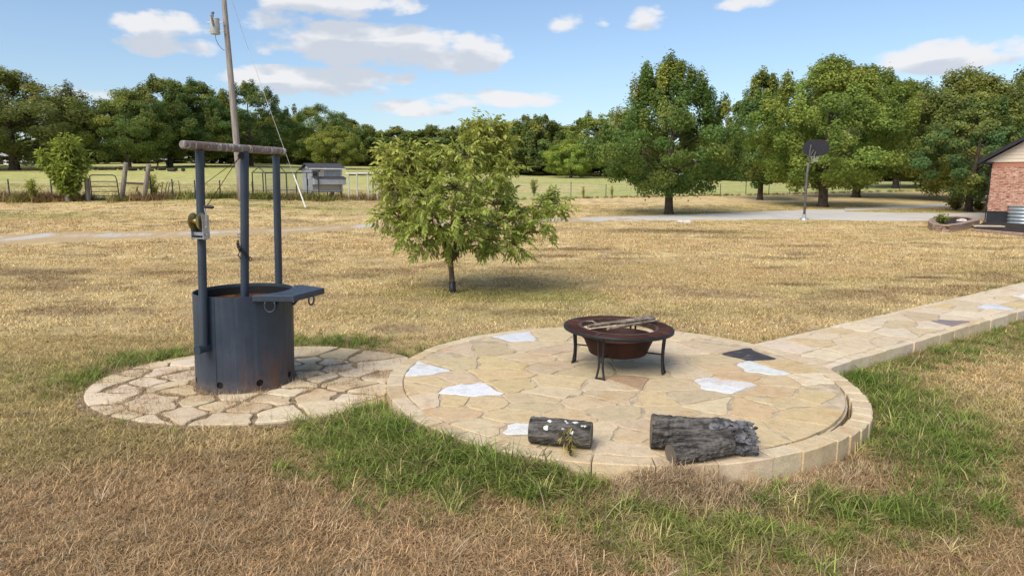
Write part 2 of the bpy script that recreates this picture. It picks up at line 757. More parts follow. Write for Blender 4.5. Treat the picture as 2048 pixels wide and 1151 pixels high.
    M['white_trim'] = simple('white_trim', (.66, .67, .68), .7, 0, .10, 6, .1)
    M['shingle'] = simple('dark_shingle', (.060, .060, .068), .9, 0, .35, 22, .5, .01)
    M['green_frame'] = simple('dark_green_frame', (.030, .042, .045), .6, .2, .3, 8, .1)
    M['painted_dark'] = simple('painted_dark_panel', (.012, .012, .012), .9, 0, .1, 3, 0)  # near-black for solid panels; the darkness of unlit insides is painted in
    # chicken wire
    t = MT('chicken_wire', .6, .5, .3)
    t.color((.14, .15, .15))
    tr = t.nd('ShaderNodeBsdfTransparent')
    ms = t.nd('ShaderNodeMixShader')
    ms.inputs[0].default_value = .16
    t.L.new(tr.outputs[0], ms.inputs[1])
    t.L.new(t.b.outputs[0], ms.inputs[2])
    t.L.new(ms.outputs[0], t.out.inputs[0])
    M['chicken_wire'] = t.m
    # brick
    t = MT('brick', .9, 0, .2)
    v = t.coord('Object')
    bt = t.nd('ShaderNodeTexBrick')
    t.L.new(v, bt.inputs['Vector'])
    bt.inputs['Scale'].default_value = 1.0
    bt.inputs['Brick Width'].default_value = .205
    bt.inputs['Row Height'].default_value = .078
    bt.inputs['Mortar Size'].default_value = .010
    bt.inputs['Bias'].default_value = -.1
    bt.inputs['Color1'].default_value = (.34, .125, .075, 1)
    bt.inputs['Color2'].default_value = (.47, .24, .16, 1)
    bt.inputs['Mortar'].default_value = (.42, .33, .27, 1)
    n = t.noise(v, 7, 4)
    n2 = t.noise(t.coord('Object', (4.8, 12, 1)), 1.0, 1)
    c = t.mix(t.ramp(n2, .58, .66, 0, .6), bt.outputs['Color'], (.55, .42, .35))
    c = t.mix(t.ramp(n2, .42, .34, 0, .7), c, (.16, .055, .04))
    t.color(t.scale(c, t.ramp(n, .3, .7, .85, 1.15)))
    t.bump(bt.outputs['Fac'], -.6, .006)
    M['brick'] = t.m
    M['brick_piece'] = simple('soldier_brick', (.38, .16, .10), .9, 0, .3, 3, .2)
    M['charcoal_paint'] = simple('charcoal_foundation', (.018, .020, .026), .75, 0, .2, 4, .15)
    M['cream'] = simple('cream_siding', (.62, .53, .43), .8, 0, .05, 3, .05)
    M['galv'] = simple('galvanised', (.52, .57, .58), .38, .7, .14, 6, .05)
    t = MT('clear_cover', .15, 0, .5)
    t.color((.70, .80, .80))
    t.b.inputs['Transmission Weight'].default_value = .6
    M['clear'] = t.m
    t = MT('window_glass', .08, 0, .6)
    t.color((.03, .035, .04))
    M['glass'] = t.m
    M['block'] = simple('retaining_block', (.30, .21, .16), .95, 0, .30, 7, .5, .01)
    M['mulch'] = simple('mulch', (.035, .025, .020), 1, 0, .5, 16, .9, .03)
    M['rock'] = simple('pale_rock', (.55, .52, .47), .9, 0, .2, 9, .4, .01)
    # driveway
    t = MT('driveway', .95, 0, .15)
    w = t.world()
    wear = t.attr('wear', 'GEOMETRY', 'Fac')
    n = t.noise(t.world((1, .5, 1)), .9, 6, .7)
    nf = t.noise(w, 22, 4, .7)
    con = t.scale((.56, .53, .48), t.math('MULTIPLY', t.ramp(n, .2, .8, .86, 1.10), t.ramp(nf, .2, .8, .88, 1.10)))
    dirt = t.scale((.46, .34, .19), t.ramp(nf, .2, .8, .7, 1.25))
    fac = t.math('MULTIPLY', t.ramp(t.math('ADD', n, t.math('MULTIPLY', wear, .42)), .62, .76), 1.0)
    t.color(t.mix(fac, con, dirt))
    t.bump(nf, .5, .01)
    M['drive'] = t.m
    M['hoop_black'] = simple('hoop_black', (.016, .016, .022), .5, 0, .2, 4, 0)
    M['hoop_pole'] = simple('weathered_steel_pole', (.13, .12, .12), .6, .3, .35, 5, .2)
    M['net'] = simple('white_net', (.75, .76, .72), .9, 0, .1, 5, 0)
    M['white_wall'] = simple('white_wall', (.70, .72, .74), .8, 0, .08, 2, .05)
    t = MT('post_wood', .95, 0, .1)
    v = t.coord('Object', (12, 12, 1))
    n = t.noise(v, 2, 5)
    t.color(t.mix(t.ramp(n, .3, .7), (.13, .11, .095), (.33, .30, .27)))
    t.bump(n, .6, .01)
    M['post'] = t.m
    M['stalk'] = simple('dead_stalk', (.045, .035, .025), 1, 0, .3, 8, .2)
    M['guard'] = simple('black_guard', (.014, .014, .016), .5, 0, .3, 12, .2)


mk_materials()

# ------------------------------------------------------------------ plan of the yard
PC = np.array([0.96, 6.20])          # patio centre
PR = 2.10                            # patio outer radius
PZ = 0.17                            # patio top
WC = np.array([-2.605, 6.47])         # barbecue drum centre
WR = 0.452
PATH_T = [P(*q, .15) for q in [(1530, 680), (1640, 652), (1800, 616), (1930, 588), (2048, 558)]]
_a = np.array([2.93, 7.62])
_b = np.array([9.52, 12.40])
_pd = (_b - _a) / np.linalg.norm(_b - _a)
_pn = np.array([_pd[1], -_pd[0]])
PATH_W = 1.02
PATH_LEN = 13.0


def path_coords(x, y):
    """along, across (0 = far edge, PATH_W = near edge)"""
    dx = x - _a[0]
    dy = y - _a[1]
    return dx * _pd[0] + dy * _pd[1], dx * _pn[0] + dy * _pn[1]


PAD_C = np.array([-2.42, 6.52])
PAD_RX, PAD_RY = 1.62, 1.30


def pad_r(x, y):
    return np.hypot((x - PAD_C[0]) / PAD_RX, (y - PAD_C[1]) / PAD_RY)


# the driveway, given as columns (pixel x, far edge y, near edge y)
ROAD_MAIN = [(-260, 478, 508), (0, 468, 492), (150, 464, 484), (400, 461, 477), (540, 457, 470), (700, 449, 461),
             (900, 441, 455), (1100, 436, 447), (1250, 432, 443), (1400, 427, 441), (1500, 423, 440), (1610, 418, 440),
             (1690, 416, 442)]
ROAD_UP = [(1690, 416, 421.5), (1800, 411, 418), (1940, 405, 410), (2060, 400.5, 405), (2200, 396, 400)]
ROAD_LOW = [(1690, 422, 442), (1800, 424, 443), (1900, 425, 440.5), (1985, 424, 437), (2080, 423, 435)]


def road_poly(cols):
    out = []
    for (px, a, b) in cols:
        out.append((G(px, a), G(px, b)))
    return out


ROADS = [road_poly(c) for c in (ROAD_MAIN, ROAD_UP, ROAD_LOW)]


def inpoly(x, y, poly):
    x = np.asarray(x)
    y = np.asarray(y)
    c = np.zeros(x.shape, bool)
    n = len(poly)
    j = n - 1
    for i in range(n):
        xi, yi = poly[i]
        xj, yj = poly[j]
        cond = ((yi > y) != (yj > y)) & (x < (xj - xi) * (y - yi) / ((yj - yi) if yj != yi else 1e-9) + xi)
        c ^= cond
        j = i
    return c


ROAD_OUTL = [[(a.x, a.y) for a, b in r] + [(b.x, b.y) for a, b in r][::-1] for r in ROADS]
H_CORNER = Vector((22.45, 32.4, 0))
H_ROT = math.radians(38)
H_U = Vector((math.cos(H_ROT), -math.sin(H_ROT), 0))
H_V = Vector((math.sin(H_ROT), math.cos(H_ROT), 0))


def on_road(x, y):
    r = np.zeros(np.shape(x), bool)
    for o in ROAD_OUTL:
        r |= inpoly(x, y, o)
    return r


def fence_y(x):
    """forward distance of the pasture fence line at x"""
    xs = [-60, -25, -16, -8, -2, 5, 14, 30, 60]
    ys = [36, 33.5, 33, 34, 42, 56, 62, 68, 74]
    return np.interp(x, xs, ys)


def green_amount(x, y):
    """0 dry lawn .. 1 lush tall grass"""
    x = np.asarray(x, float)
    y = np.asarray(y, float)
    g = np.zeros(x.shape)
    n = fbm(x * 1.6, y * 1.6, 31, 4)
    nn = (n - .5)
    dx = x - PC[0]
    dy = y - PC[1]
    d = np.hypot(dx, dy) - PR
    a = np.degrees(np.arctan2(dy, dx)) % 360
    dj = d + nn * 1.0

    def sector(a0, a1, soft=10):
        aa = (a - a0) % 360
        w = (a1 - a0) % 360
        return sstep(-soft, soft, np.where(aa > 180 + w / 2, aa - 360, aa)) * sstep(w + soft, w - soft, aa)
    g = np.maximum(g, sector(186, 258) * sstep(.80, .42, dj))
    g = np.maximum(g, sector(256, 318) * sstep(.22, .42, dj) * sstep(.95, .55, dj) * .92)
    g = np.maximum(g, sector(312, 402) * sstep(.08, .2, d) * sstep(1.0, .6, dj) * 1.0)
    g = np.maximum(g, sector(36, 66) * sstep(.65, .2, dj) * .9)
    g = np.maximum(g, sector(66, 118) * sstep(.22, .05, dj) * .5)
    g = np.maximum(g, sector(112, 168) * sstep(.55, .15, dj) * .85)
    # round the barbecue apron
    pr = pad_r(x, y)
    pa = np.degrees(np.arctan2(y - PAD_C[1], x - PAD_C[0])) % 360
    back = sstep(35, 70, pa) * sstep(215, 180, pa)
    g = np.maximum(g, back * sstep(1.55, 1.15, pr + nn * .6) * .85 * (pr > .98))
    front = sstep(205, 230, pa) * sstep(345, 320, pa)
    g = np.maximum(g, front * sstep(1.28, 1.05, pr + nn * .4) * .42 * (pr > .98))
    # along the path
    s, c = path_coords(x, y)
    g = np.maximum(g, sstep(PATH_W + .75, PATH_W + .15, c + nn * .6) * (c > PATH_W) * (s > .2) * .85)
    g = np.maximum(g, sstep(-.35, -.05, c + nn * .3) * (c < 0) * (s > -.2) * sstep(2.4, .8, s) * .7)
    g = np.maximum(g, sstep(-.45, -.05, c + nn * .3) * (c < 0) * sstep(4.5, 7, s) * .6)
    return np.clip(g, 0, 1)


def soft_green(x, y):
    """faintly green, low grass"""
    x = np.asarray(x, float)
    y = np.asarray(y, float)
    n = fbm(x * .8, y * .8, 77, 4) - .5

    def sp(cx, cy, rx, ry, k):
        r = np.hypot((x - cx) / rx, (y - cy) / ry) + n * 1.1
        return sstep(1.15, .35, r) * k
    g = sp(-.45, 11.7, 2.3, 1.0, .75)
    g = np.maximum(g, sp(-4.9, 6.3, 1.3, 1.3, .45))
    g = np.maximum(g, sp(-3.6, 4.9, 1.9, .6, .42))
    g = np.maximum(g, sp(-1.0, 5.0, 1.2, .7, .5))
    g = np.maximum(g, sp(3.6, 5.4, 1.4, 1.5, .45))
    g = np.maximum(g, sp(1.4, 3.7, 1.6, .5, .4))
    g = np.maximum(g, sp(-21, 27, 7, 2.2, .6))
    g = np.maximum(g, sp(6.2, 8.0, 2.2, 1.0, .4))
    g = np.maximum(g, sp(9.05, 38.5, 6, 2.2, .7))
    g = np.maximum(g, sp(19, 28, 5, 1.3, .4))
    g = np.maximum(g, sp(12.5, 31.5, 4.5, 1.0, .4))
    g = np.maximum(g, sp(-10.5, 32.0, 5.5, 1.0, .8))
    g = np.maximum(g, sp(16, 44, 9, 4, .35))
    g = np.maximum(g, sp(24, 40, 6, 3, .5))
    return np.clip(g, 0, 1)


def grass_col(x, y):
    """colour of the grass itself (dry tan, brown, green)"""
    x = np.asarray(x, float)
    y = np.asarray(y, float)
    tan = np.array([.61, .455, .225])
    gold = np.array([.68, .53, .27])
    brown = np.array([.27, .175, .095])
    straw = np.array([.55, .41, .23])
    green = np.array([.115, .165, .030])
    olive = np.array([.33, .31, .10])
    past = np.array([.50, .43, .20])
    n1 = fbm(x * .30, y * .50, 3, 5)[..., None]
    n2 = fbm(x * 1.3, y * 2.0, 9, 4)[..., None]
    n3 = fbm(x * .16 + 4, y * .30, 21, 4)[..., None]
    c = tan + (gold - tan) * sstep(.4, .62, n1)
    c = c + (straw - c) * sstep(.5, .7, n2) * .5
    c = c + (brown - c) * sstep(.52, .70, n1 * .5 + n2 * .5) * .55
    near = sstep(6.2, 3.9, y + (n2[..., 0] - .5) * 2.6)[..., None]
    rough = brown * (.75 + .7 * n2) + np.array([.06, .045, .03]) * n1
    c = c + (rough * 1.25 - c) * near * .8
    sg = soft_green(x, y)[..., None]
    c = c + (olive - c) * sg
    c = c + (olive - c) * sstep(.58, .72, n3) * .28 * (1 - near)
    fy = fence_y(x)
    out = sstep(-.5, 1.5, y - fy)[..., None]
    pc = past + (np.array([.40, .41, .15]) - past) * sstep(.38, .62, fbm(x * .07, y * .13, 41, 3)[..., None])
    farf = sstep(38, 62, y - fy * 0)[..., None]
    c = c + (pc - c) * out * (.45 + .55 * farf)
    leftfield = (sstep(46, 60, y) * sstep(2, -12, x))[..., None]
    c = c + (np.array([.42, .42, .13]) - c) * leftfield * .6
    # dark brown worn patches
    for (px, py, rx, ry, k) in [(1850, 546, .62, .16, .85), (1590, 558, .7, .22, .5), (1560, 508, .8, .3, .5), (1530, 527, .5, .2, .45),
                                (1350, 460, 3.4, 1.2, .55), (1150, 495, 1.3, .5, .6), (1100, 508, .9, .35, .6), (1240, 512, .8, .3, .45),
                                (1480, 470, 1.6, .6, .4), (1600, 484, 1.3, .5, .4), (100, 545, 1.2, .5, .5), (330, 545, .9, .4, .45),
                                (1000, 395, 6, 2, .0)]:
        q = P(px, py, .1)
        r = np.hypot((x - q.x) / rx, (y - q.y) / ry)[..., None] + (n2 - .5) * 1.0
        c = c + (np.array([.15, .095, .055]) - c) * sstep(1.2, .45, r) * k
    return np.clip(c, .005, 1)


# ------------------------------------------------------------------ ground
def axis(lo, hi, core0, core1, step, grow=1.09):
    v = list(np.arange(core0, core1 + 1e-6, step))
    s = step
    while v[-1] < hi:
        s *= grow
        v.append(v[-1] + s)
    s = step
    while v[0] > lo:
        s *= grow
        v.insert(0, v[0] - s)
    return np.array(v)


def build_ground():
    xs = axis(-900, 900, -9, 11, .14)
    ys = axis(-120, 1500, 1.5, 14, .14, 1.035)
    X, Y = np.meshgrid(xs, ys)
    Z = tz(X, Y)
    nearw = sstep(30, 12, Y)
    Z = Z + nearw * .028 * (fbm(X * 2.2, Y * 2.2, 13, 3) - .5)
    # keep it under the stonework
    d = np.hypot(X - PC[0], Y - PC[1])
    Z = np.where(d < PR - .12, np.minimum(Z, -.006), Z)
    pr = pad_r(X, Y)
    Z = np.where(pr < 1.06, -.03, Z)
    V = np.stack([X, Y, Z], -1).reshape(-1, 3)
    ny, nx = X.shape
    idx = np.arange(nx * ny).reshape(ny, nx)
    Fq = np.stack([idx[:-1, :-1], idx[:-1, 1:], idx[1:, 1:], idx[1:, :-1]], -1).reshape(-1, 4)
    me = fast_mesh('ground', V, Fq, smooth=True)
    col = grass_col(X.ravel(), Y.ravel())
    g = green_amount(X.ravel(), Y.ravel())[:, None]
    col = col + (np.array([.085, .115, .028]) - col) * g * .75
    # ground sheet darkened on the near lawn, fading out with distance
    nearf = sstep(26, 10, Y.ravel())[:, None]
    col = col * (1 - nearf * .22)
    at = me.attributes.new('gcol', 'FLOAT_COLOR', 'POINT')
    at.data.foreach_set('color', np.c_[col, np.ones(len(col))].astype(np.float32).ravel())
    o = link_mesh('ground', me, M['lawn'])
    tag(o, 'dry tan lawn and pasture rising gently to the trees', 'ground', kind='structure')


build_ground()


def build_driveway():
    V, Fq, W = [], [], []
    for r, cols in zip(ROADS, (ROAD_MAIN, ROAD_UP, ROAD_LOW)):
        # refine along and across
        base = len(V)
        n_along, n_ac = 0, 7
        rows = []
        for i in range(len(r) - 1):
            for k in range(14):
                t = k / 14
                rows.append((r[i][0].lerp(r[i + 1][0], t), r[i][1].lerp(r[i + 1][1], t), cols[i][0] * (1 - t) + cols[i + 1][0] * t))
        rows.append((r[-1][0], r[-1][1], cols[-1][0]))
        for (a, b, px) in rows:
            ja = .55 * (vnoise(np.array([a.x * 1.1]), np.array([a.y * .6]), 4)[0] - .5)
            jb = .55 * (vnoise(np.array([b.x * 1.1]), np.array([b.y * .6]), 8)[0] - .5)
            if px > 1500:
                ja *= .25
                jb *= .25
            for q in range(n_ac):
                t = q / (n_ac - 1)
                p = a.lerp(b, t)
                edge = ja * (1 - t) - jb * t
                p = p + Vector((0, 1, 0)) * edge
                V.append((p.x, p.y, tz1(p.x, p.y) + (.035 if 0 < q < n_ac - 1 else -.03)))
                e = abs(t - .5) * 2
                W.append(float(np.clip(1.15 * sstep(1450, 950, px) * (.42 + .75 * e ** 2) + .12 * e ** 4, 0, 1.3)))
        nr = len(rows)
        for i in range(nr - 1):
            for q in range(n_ac - 1):
                Fq.append((base + i * n_ac + q, base + (i + 1) * n_ac + q, base + (i + 1) * n_ac + q + 1, base + i * n_ac + q + 1))
    me = fast_mesh('driveway', np.array(V), np.array(Fq), True)
    at = me.attributes.new('wear', 'FLOAT', 'POINT')
    at.data.foreach_set('value', np.array(W, np.float32))
    o = link_mesh('driveway', me, M['drive'])
    tag(o, 'pale concrete and gravel driveway crossing behind the lawn', 'driveway', kind='structure')


build_driveway()


# ------------------------------------------------------------------ flagstones
def clip_half(poly, nx, ny, c):
    """keep the side nx*x+ny*y <= c"""
    out = []
    n = len(poly)
    for i in range(n):
        p = poly[i]
        q = poly[(i + 1) % n]
        dp = nx * p[0] + ny * p[1] - c
        dq = nx * q[0] + ny * q[1] - c
        if dp <= 0:
            out.append(p)
        if (dp < 0 < dq) or (dq < 0 < dp):
            t = dp / (dp - dq)
            out.append((p[0] + (q[0] - p[0]) * t, p[1] + (q[1] - p[1]) * t))
    return out


def area(poly):
    return .5 * sum(poly[i][0] * poly[(i + 1) % len(poly)][1] - poly[(i + 1) % len(poly)][0] * poly[i][1] for i in range(len(poly)))


def voronoi_cell(i, seeds, domain, gap, sx=1.0):
    """cell of seed i in x-squeezed space, pulled back from its neighbours by gap/2"""
    sp = [(s[0] * sx, s[1]) for s in seeds]
    poly = [(p[0] * sx, p[1]) for p in domain]
    p0 = sp[i]
    order = sorted((j for j in range(len(sp)) if j != i), key=lambda j: (sp[j][0] - p0[0]) ** 2 + (sp[j][1] - p0[1]) ** 2)[:24]
    for j in order:
        p1 = sp[j]
        nx, ny = p1[0] - p0[0], p1[1] - p0[1]
        ln = math.hypot(nx, ny)
        if ln < 1e-6:
            continue
        nx, ny = nx / ln, ny / ln
        c = nx * (p0[0] + p1[0]) / 2 + ny * (p0[1] + p1[1]) / 2 - gap / 2
        poly = clip_half(poly, nx, ny, c)
        if len(poly) < 3:
            return None
    return [(p[0] / sx, p[1]) for p in poly]


def roughen(poly, rnd, amp, maxseg=.16):
    """cut the corners a little and break the edges like split stone"""
    n = len(poly)
    q = []
    for i in range(n):
        a = Vector(poly[i - 1])
        b = Vector(poly[i])
        c = Vector(poly[(i + 1) % n])
        k = min(.045, .22 * min((a - b).length, (c - b).length))
        q.append(b + (a - b).normalized() * k * rnd.uniform(.5, 1))
        q.append(b + (c - b).normalized() * k * rnd.uniform(.5, 1))
    out = []
    m = len(q)
    for i in range(m):
        a, b = q[i], q[(i + 1) % m]
        L = (b - a).length
        if L < .004:
            continue
        out.append(a)
        k = int(min(3, L // maxseg))
        nrm = Vector((-(b - a).y, (b - a).x)) / L      # inward for ccw
        for s in range(k):
            t = (s + 1) / (k + 1) + rnd.uniform(-.08, .08)
            out.append(a.lerp(b, t) + nrm * rnd.uniform(-.25, 1.0) * amp)
    return out


STONE_COL = {'W': (.68, .69, .68), 'B': (.60, .62, .64), 'P': (.63, .515, .345), 'T': (.55, .43, .265), 'Y': (.59, .455, .245),
             'G': (.49, .40, .245), 'O': (.58, .415, .225), 'R': (.30, .17, .10), 'K': (.055, .052, .058), 'I': (.54, .41, .275),
             'C': (.70, .59, .44)}


def stone(poly, z0, z1, parent, col, rnd, name='flagstone', tilt=.004, bev=.004):
    poly = [Vector(p) for p in poly]
    if area(poly) < 0:
        poly.reverse()
    n = len(poly)
    cx = sum((p.x for p in poly)) / n
    cy = sum((p.y for p in poly)) / n
    gx, gy = rnd.uniform(-tilt, tilt), rnd.uniform(-tilt, tilt)
    be = min(bev, (z1 - z0) * .5)
    vs = []
    for p in poly:
        vs.append((p.x - cx, p.y - cy, z0))
    for p in poly:
        vs.append((p.x - cx, p.y - cy, z1 - be * .7 + gx * (p.x - cx) + gy * (p.y - cy) + rnd.uniform(-.0015, .0015)))
    for p in poly:
        w = Vector((cx - p.x, cy - p.y))
        w = w * min(.3, be * rnd.uniform(.8, 1.8) / max(w.length, 1e-4))
        vs.append((p.x + w.x - cx, p.y + w.y - cy, z1 + gx * (p.x - cx) + gy * (p.y - cy) + rnd.uniform(-.001, .001)))
    fs = []
    for r in (0, n):
        for i in range(n):
            j = (i + 1) % n
            fs.append((r + i, r + j, r + n + j, r + n + i))
    fs.append(tuple(range(2 * n, 3 * n)))
    me = bpy.data.meshes.new(name)
    me.from_pydata(vs, [], fs)
    me.materials.append(M['flag'])
    o = bpy.data.objects.new(name, me)
    C.objects.link(o)
    o.parent = parent
    o.location = (cx, cy, 0)
    mean_ = (.575, .462, .30)
    if max(col) - min(col) > .08:
        col = tuple(c * .68 + m_ * .32 for c, m_ in zip(col, mean_))
    k = rnd.uniform(.94, 1.05)
    o.color = (col[0] * k, col[1] * k * rnd.uniform(.98, 1.02), col[2] * k * rnd.uniform(.95, 1.05), 1)
    return o


def build_patio():
    rnd = random.Random(3)
    base = MB()
    n = 96
    ring = [(PC[0] + (PR - .13) * math.cos(2 * math.pi * i / n), PC[1] + (PR - .13) * math.sin(2 * math.pi * i / n)) for i in range(n)]
    base.prism(ring, -.05, PZ - .030)
    inner = [(PC[0] + (PR - .148) * math.cos(2 * math.pi * i / n), PC[1] + (PR - .148) * math.sin(2 * math.pi * i / n)) for i in range(n)]
    base.prism(inner, PZ - .034, PZ - .006)
    patio = base.build('patio', M['mortar'])
    tag(patio, 'round raised patio of tan flagstones with a stone edge', 'patio', kind='structure')
    px = [(946, 779, 'W'), (843, 737, 'W'), (955, 678, 'B'), (1024, 670, 'B'), (827, 773, 'Y'), (866, 762, 'Y'), (916, 755, 'T'),
          (910, 726, 'G'), (871, 705, 'T'), (916, 698, 'I'), (982, 697, 'G'), (1002, 726, 'Y'), (988, 749, 'O'), (1066, 694, 'P'),
          (1102, 700, 'I'), (1060, 716, 'T'), (1119, 732, 'G'), (1169, 740, 'G'), (1027, 770, 'Y'), (1119, 766, 'Y'), (1096, 784, 'P'),
          (1066, 797, 'T'), (966, 804, 'Y'), (905, 802, 'Y'), (855, 803, 'P'), (899, 824, 'O'), (974, 853, 'P'), (1033, 832, 'Y'),
          (1070, 813, 'G'), (1044, 857, 'W'), (1044, 880, 'T'), (1135, 832, 'O'), (1227, 824, 'G'), (1233, 792, 'T'), (1262, 764, 'R'),
          (1219, 771, 'P'), (1195, 862, 'P'), (1266, 868, 'I'), (1505, 707, 'K'), (1518, 737, 'W'), (1462, 768, 'W'), (1446, 737, 'O'),
          (1492, 752, 'O'), (1376, 740, 'P'), (1416, 718, 'T'), (1370, 699, 'P'), (1425, 694, 'T'), (1459, 684, 'P'), (1575, 731, 'O'),
          (1548, 761, 'Y'), (1631, 760, 'C'), (1542, 783, 'O'), (1637, 792, 'Y'), (1627, 829, 'O'), (1561, 803, 'T'), (1495, 813, 'O'),
          (1383, 795, 'G'), (1428, 808, 'P'), (1400, 842, 'T'), (1591, 859, 'Y'), (1515, 862, 'Y'), (1190, 672, 'T'), (1280, 676, 'P'),
          (1110, 668, 'T'), (1330, 716, 'T'), (1290, 740, 'G'), (1250, 706, 'T'), (1325, 768, 'T'), (1345, 828, 'T'), (1310, 797, 'Y'),
          (1300, 855, 'I'), (1430, 890, 'Y'), (1340, 890, 'T'), (1250, 900, 'P'), (1130, 893, 'T'), (1345, 668, 'P'), (1180, 805, 'T'),
          (1200, 705, 'Y'), (1150, 710, 'T'), (1555, 705, 'T'), (1690, 800, 'Y'), (1672, 775, 'P')]
    seeds = [tuple(P(x, y, PZ).xy) for x, y, _ in px]
    cls = [c for *_, c in px]
    rin = PR - .145
    dom = [(PC[0] + rin * math.cos(2 * math.pi * i / 60), PC[1] + rin * math.sin(2 * math.pi * i / 60)) for i in range(60)]
    for i in range(len(seeds)):
        if math.hypot(seeds[i][0] - PC[0], seeds[i][1] - PC[1]) > rin - .04:
            continue
        c = voronoi_cell(i, seeds, dom, rnd.uniform(.008, .018), .78)
        if not c or abs(area(c)) < .004:
            continue
        stone(roughen(c, rnd, .034, .13), PZ - .034, PZ + rnd.uniform(-.002, .003), patio, STONE_COL[cls[i]], rnd)
    # edge stones: a ring of blocks; the run at the front right has cracked away
    a = 0.0
    while a < 360 - 2:
        L = rnd.uniform(7.0, 12.0)
        if 300 < a < 350:
            L = rnd.uniform(4.6, 6.2)
        if 360 - a - L < 3.5:
            L = 360 - a
        am = (a + L / 2) % 360
        loose = math.exp(-((am - 328) / 17) ** 2)
        off = .052 * loose
        r0, r1 = PR - .140 + off, PR + off + rnd.uniform(-.006, .008)
        a0, a1 = math.radians(a + .10), math.radians(a + L - .10)
        poly = []
        for t in (0, .5, 1):
            t = a0 + (a1 - a0) * t
            poly.append((PC[0] + r0 * math.cos(t), PC[1] + r0 * math.sin(t)))
        for t in (1, .5, 0):
            t = a0 + (a1 - a0) * t
            poly.append((PC[0] + r1 * math.cos(t), PC[1] + r1 * math.sin(t)))
        poly.reverse()
        k = rnd.choice('PTPTP')
        if 332 < am < 338:
            k = 'I'
        stone(poly, -.02, PZ - .003 - .018 * loose + rnd.uniform(-.003, .003), patio, STONE_COL[k], rnd, 'edging_stone', .008, .008)
        a += L


build_patio()


def build_apron():
    rnd = random.Random(8)
    n = 72
    ring = [(PAD_C[0] + PAD_RX * 1.05 * math.cos(2 * math.pi * i / n), PAD_C[1] + PAD_RY * 1.05 * math.sin(2 * math.pi * i / n)) for i in range(n)]
    ring = [p for p in ring if math.hypot(p[0] - PC[0], p[1] - PC[1]) > PR + .05]
    b = MB()
    b.prism(ring, -.08, .014)
    ap = b.build('flagstone_apron', M['soil'])
    tag(ap, 'loose flagstone apron bedded in soil around the barbecue pit', 'paving', kind='structure')
    z5 = [(160, 340), (235, 400), (330, 345), (180, 490), (340, 410), (450, 545), (500, 460), (300, 510), (590, 330), (680, 355), (780, 420),
          (680, 500), (900, 450), (960, 525), (1060, 460), (1200, 410), (1260, 505), (1310, 365), (1480, 390), (1400, 430), (1550, 462),
          (1650, 470), (1720, 400), (1800, 360), (1640, 300), (1740, 250), (1620, 220), (1830, 210), (1420, 260), (1430, 215), (1620, 155),
          (1760, 160), (1450, 180), (1560, 185), (1400, 135), (1860, 270), (1870, 440), (640, 165), (480, 205), (560, 245), (660, 270),
          (480, 310), (720, 190), (250, 290), (1500, 128), (1550, 320), (150, 430), (560, 390), (1000, 395), (830, 540), (1120, 520),
          (1350, 320), (390, 250), (1700, 330), (1150, 545), (600, 545)]
    seeds = [tuple(P(140 + x / 3.012, 660 + y / 3.012, .03).xy) for x, y in z5]
    m = len(seeds)
    for k in range(11):          # behind the drum, where the photograph cannot see, and no stone under the drum or patio
        a = 2 * math.pi * k / 11
        seeds.append((WC[0] + .78 * math.cos(a) + rnd.uniform(-.1, .1), WC[1] + .72 * math.sin(a) + rnd.uniform(-.08, .08)))
    keep = []
    for s in seeds:
        if all(math.hypot(s[0] - q[0], s[1] - q[1]) > .21 for q in keep):
            keep.append(s)
    seeds = keep
    m = len(seeds)
    ghost = [(WC[0] + .30 * math.cos(a), WC[1] + .30 * math.sin(a)) for a in np.linspace(0, 2 * math.pi, 12)[:-1]]
    ghost += [(PC[0] + (PR - .2) * math.cos(a), PC[1] + (PR - .2) * math.sin(a)) for a in np.linspace(math.radians(150), math.radians(215), 14)]
    allseeds = seeds + ghost
    dom = [(PAD_C[0] + PAD_RX * math.cos(2 * math.pi * i / 60), PAD_C[1] + PAD_RY * math.sin(2 * math.pi * i / 60)) for i in range(60)]
    for i in range(m):
        c = voronoi_cell(i, allseeds, dom, rnd.uniform(.014, .042), .85)
        if not c or abs(area(c)) < .008:
            continue
        q = roughen(c, rnd, .034, .13)
        # clear of the drum and the raised patio
        if any(math.hypot(p[0] - PC[0], p[1] - PC[1]) < PR + .02 for p in q):
            q = [Vector(p) if math.hypot(p[0] - PC[0], p[1] - PC[1]) >= PR + .02 else
                 Vector((PC[0], PC[1])) + (Vector(p) - Vector((PC[0], PC[1]))).normalized() * (PR + .02) for p in q]
        if any(math.hypot(p[0] - WC[0], p[1] - WC[1]) < WR + .015 for p in q):
            q = [Vector(p) if math.hypot(p[0] - WC[0], p[1] - WC[1]) >= WR + .015 else
                 Vector((WC[0], WC[1])) + (Vector(p) - Vector((WC[0], WC[1]))).normalized() * (WR + .015) for p in q]
        if abs(area(q)) < .006:
            continue
        stone(q, .004, .028 + rnd.uniform(-.007, .006), ap, STONE_COL[rnd.choice('PCCPCTPC')], rnd, 'flagstone', .02, .008)


build_apron()


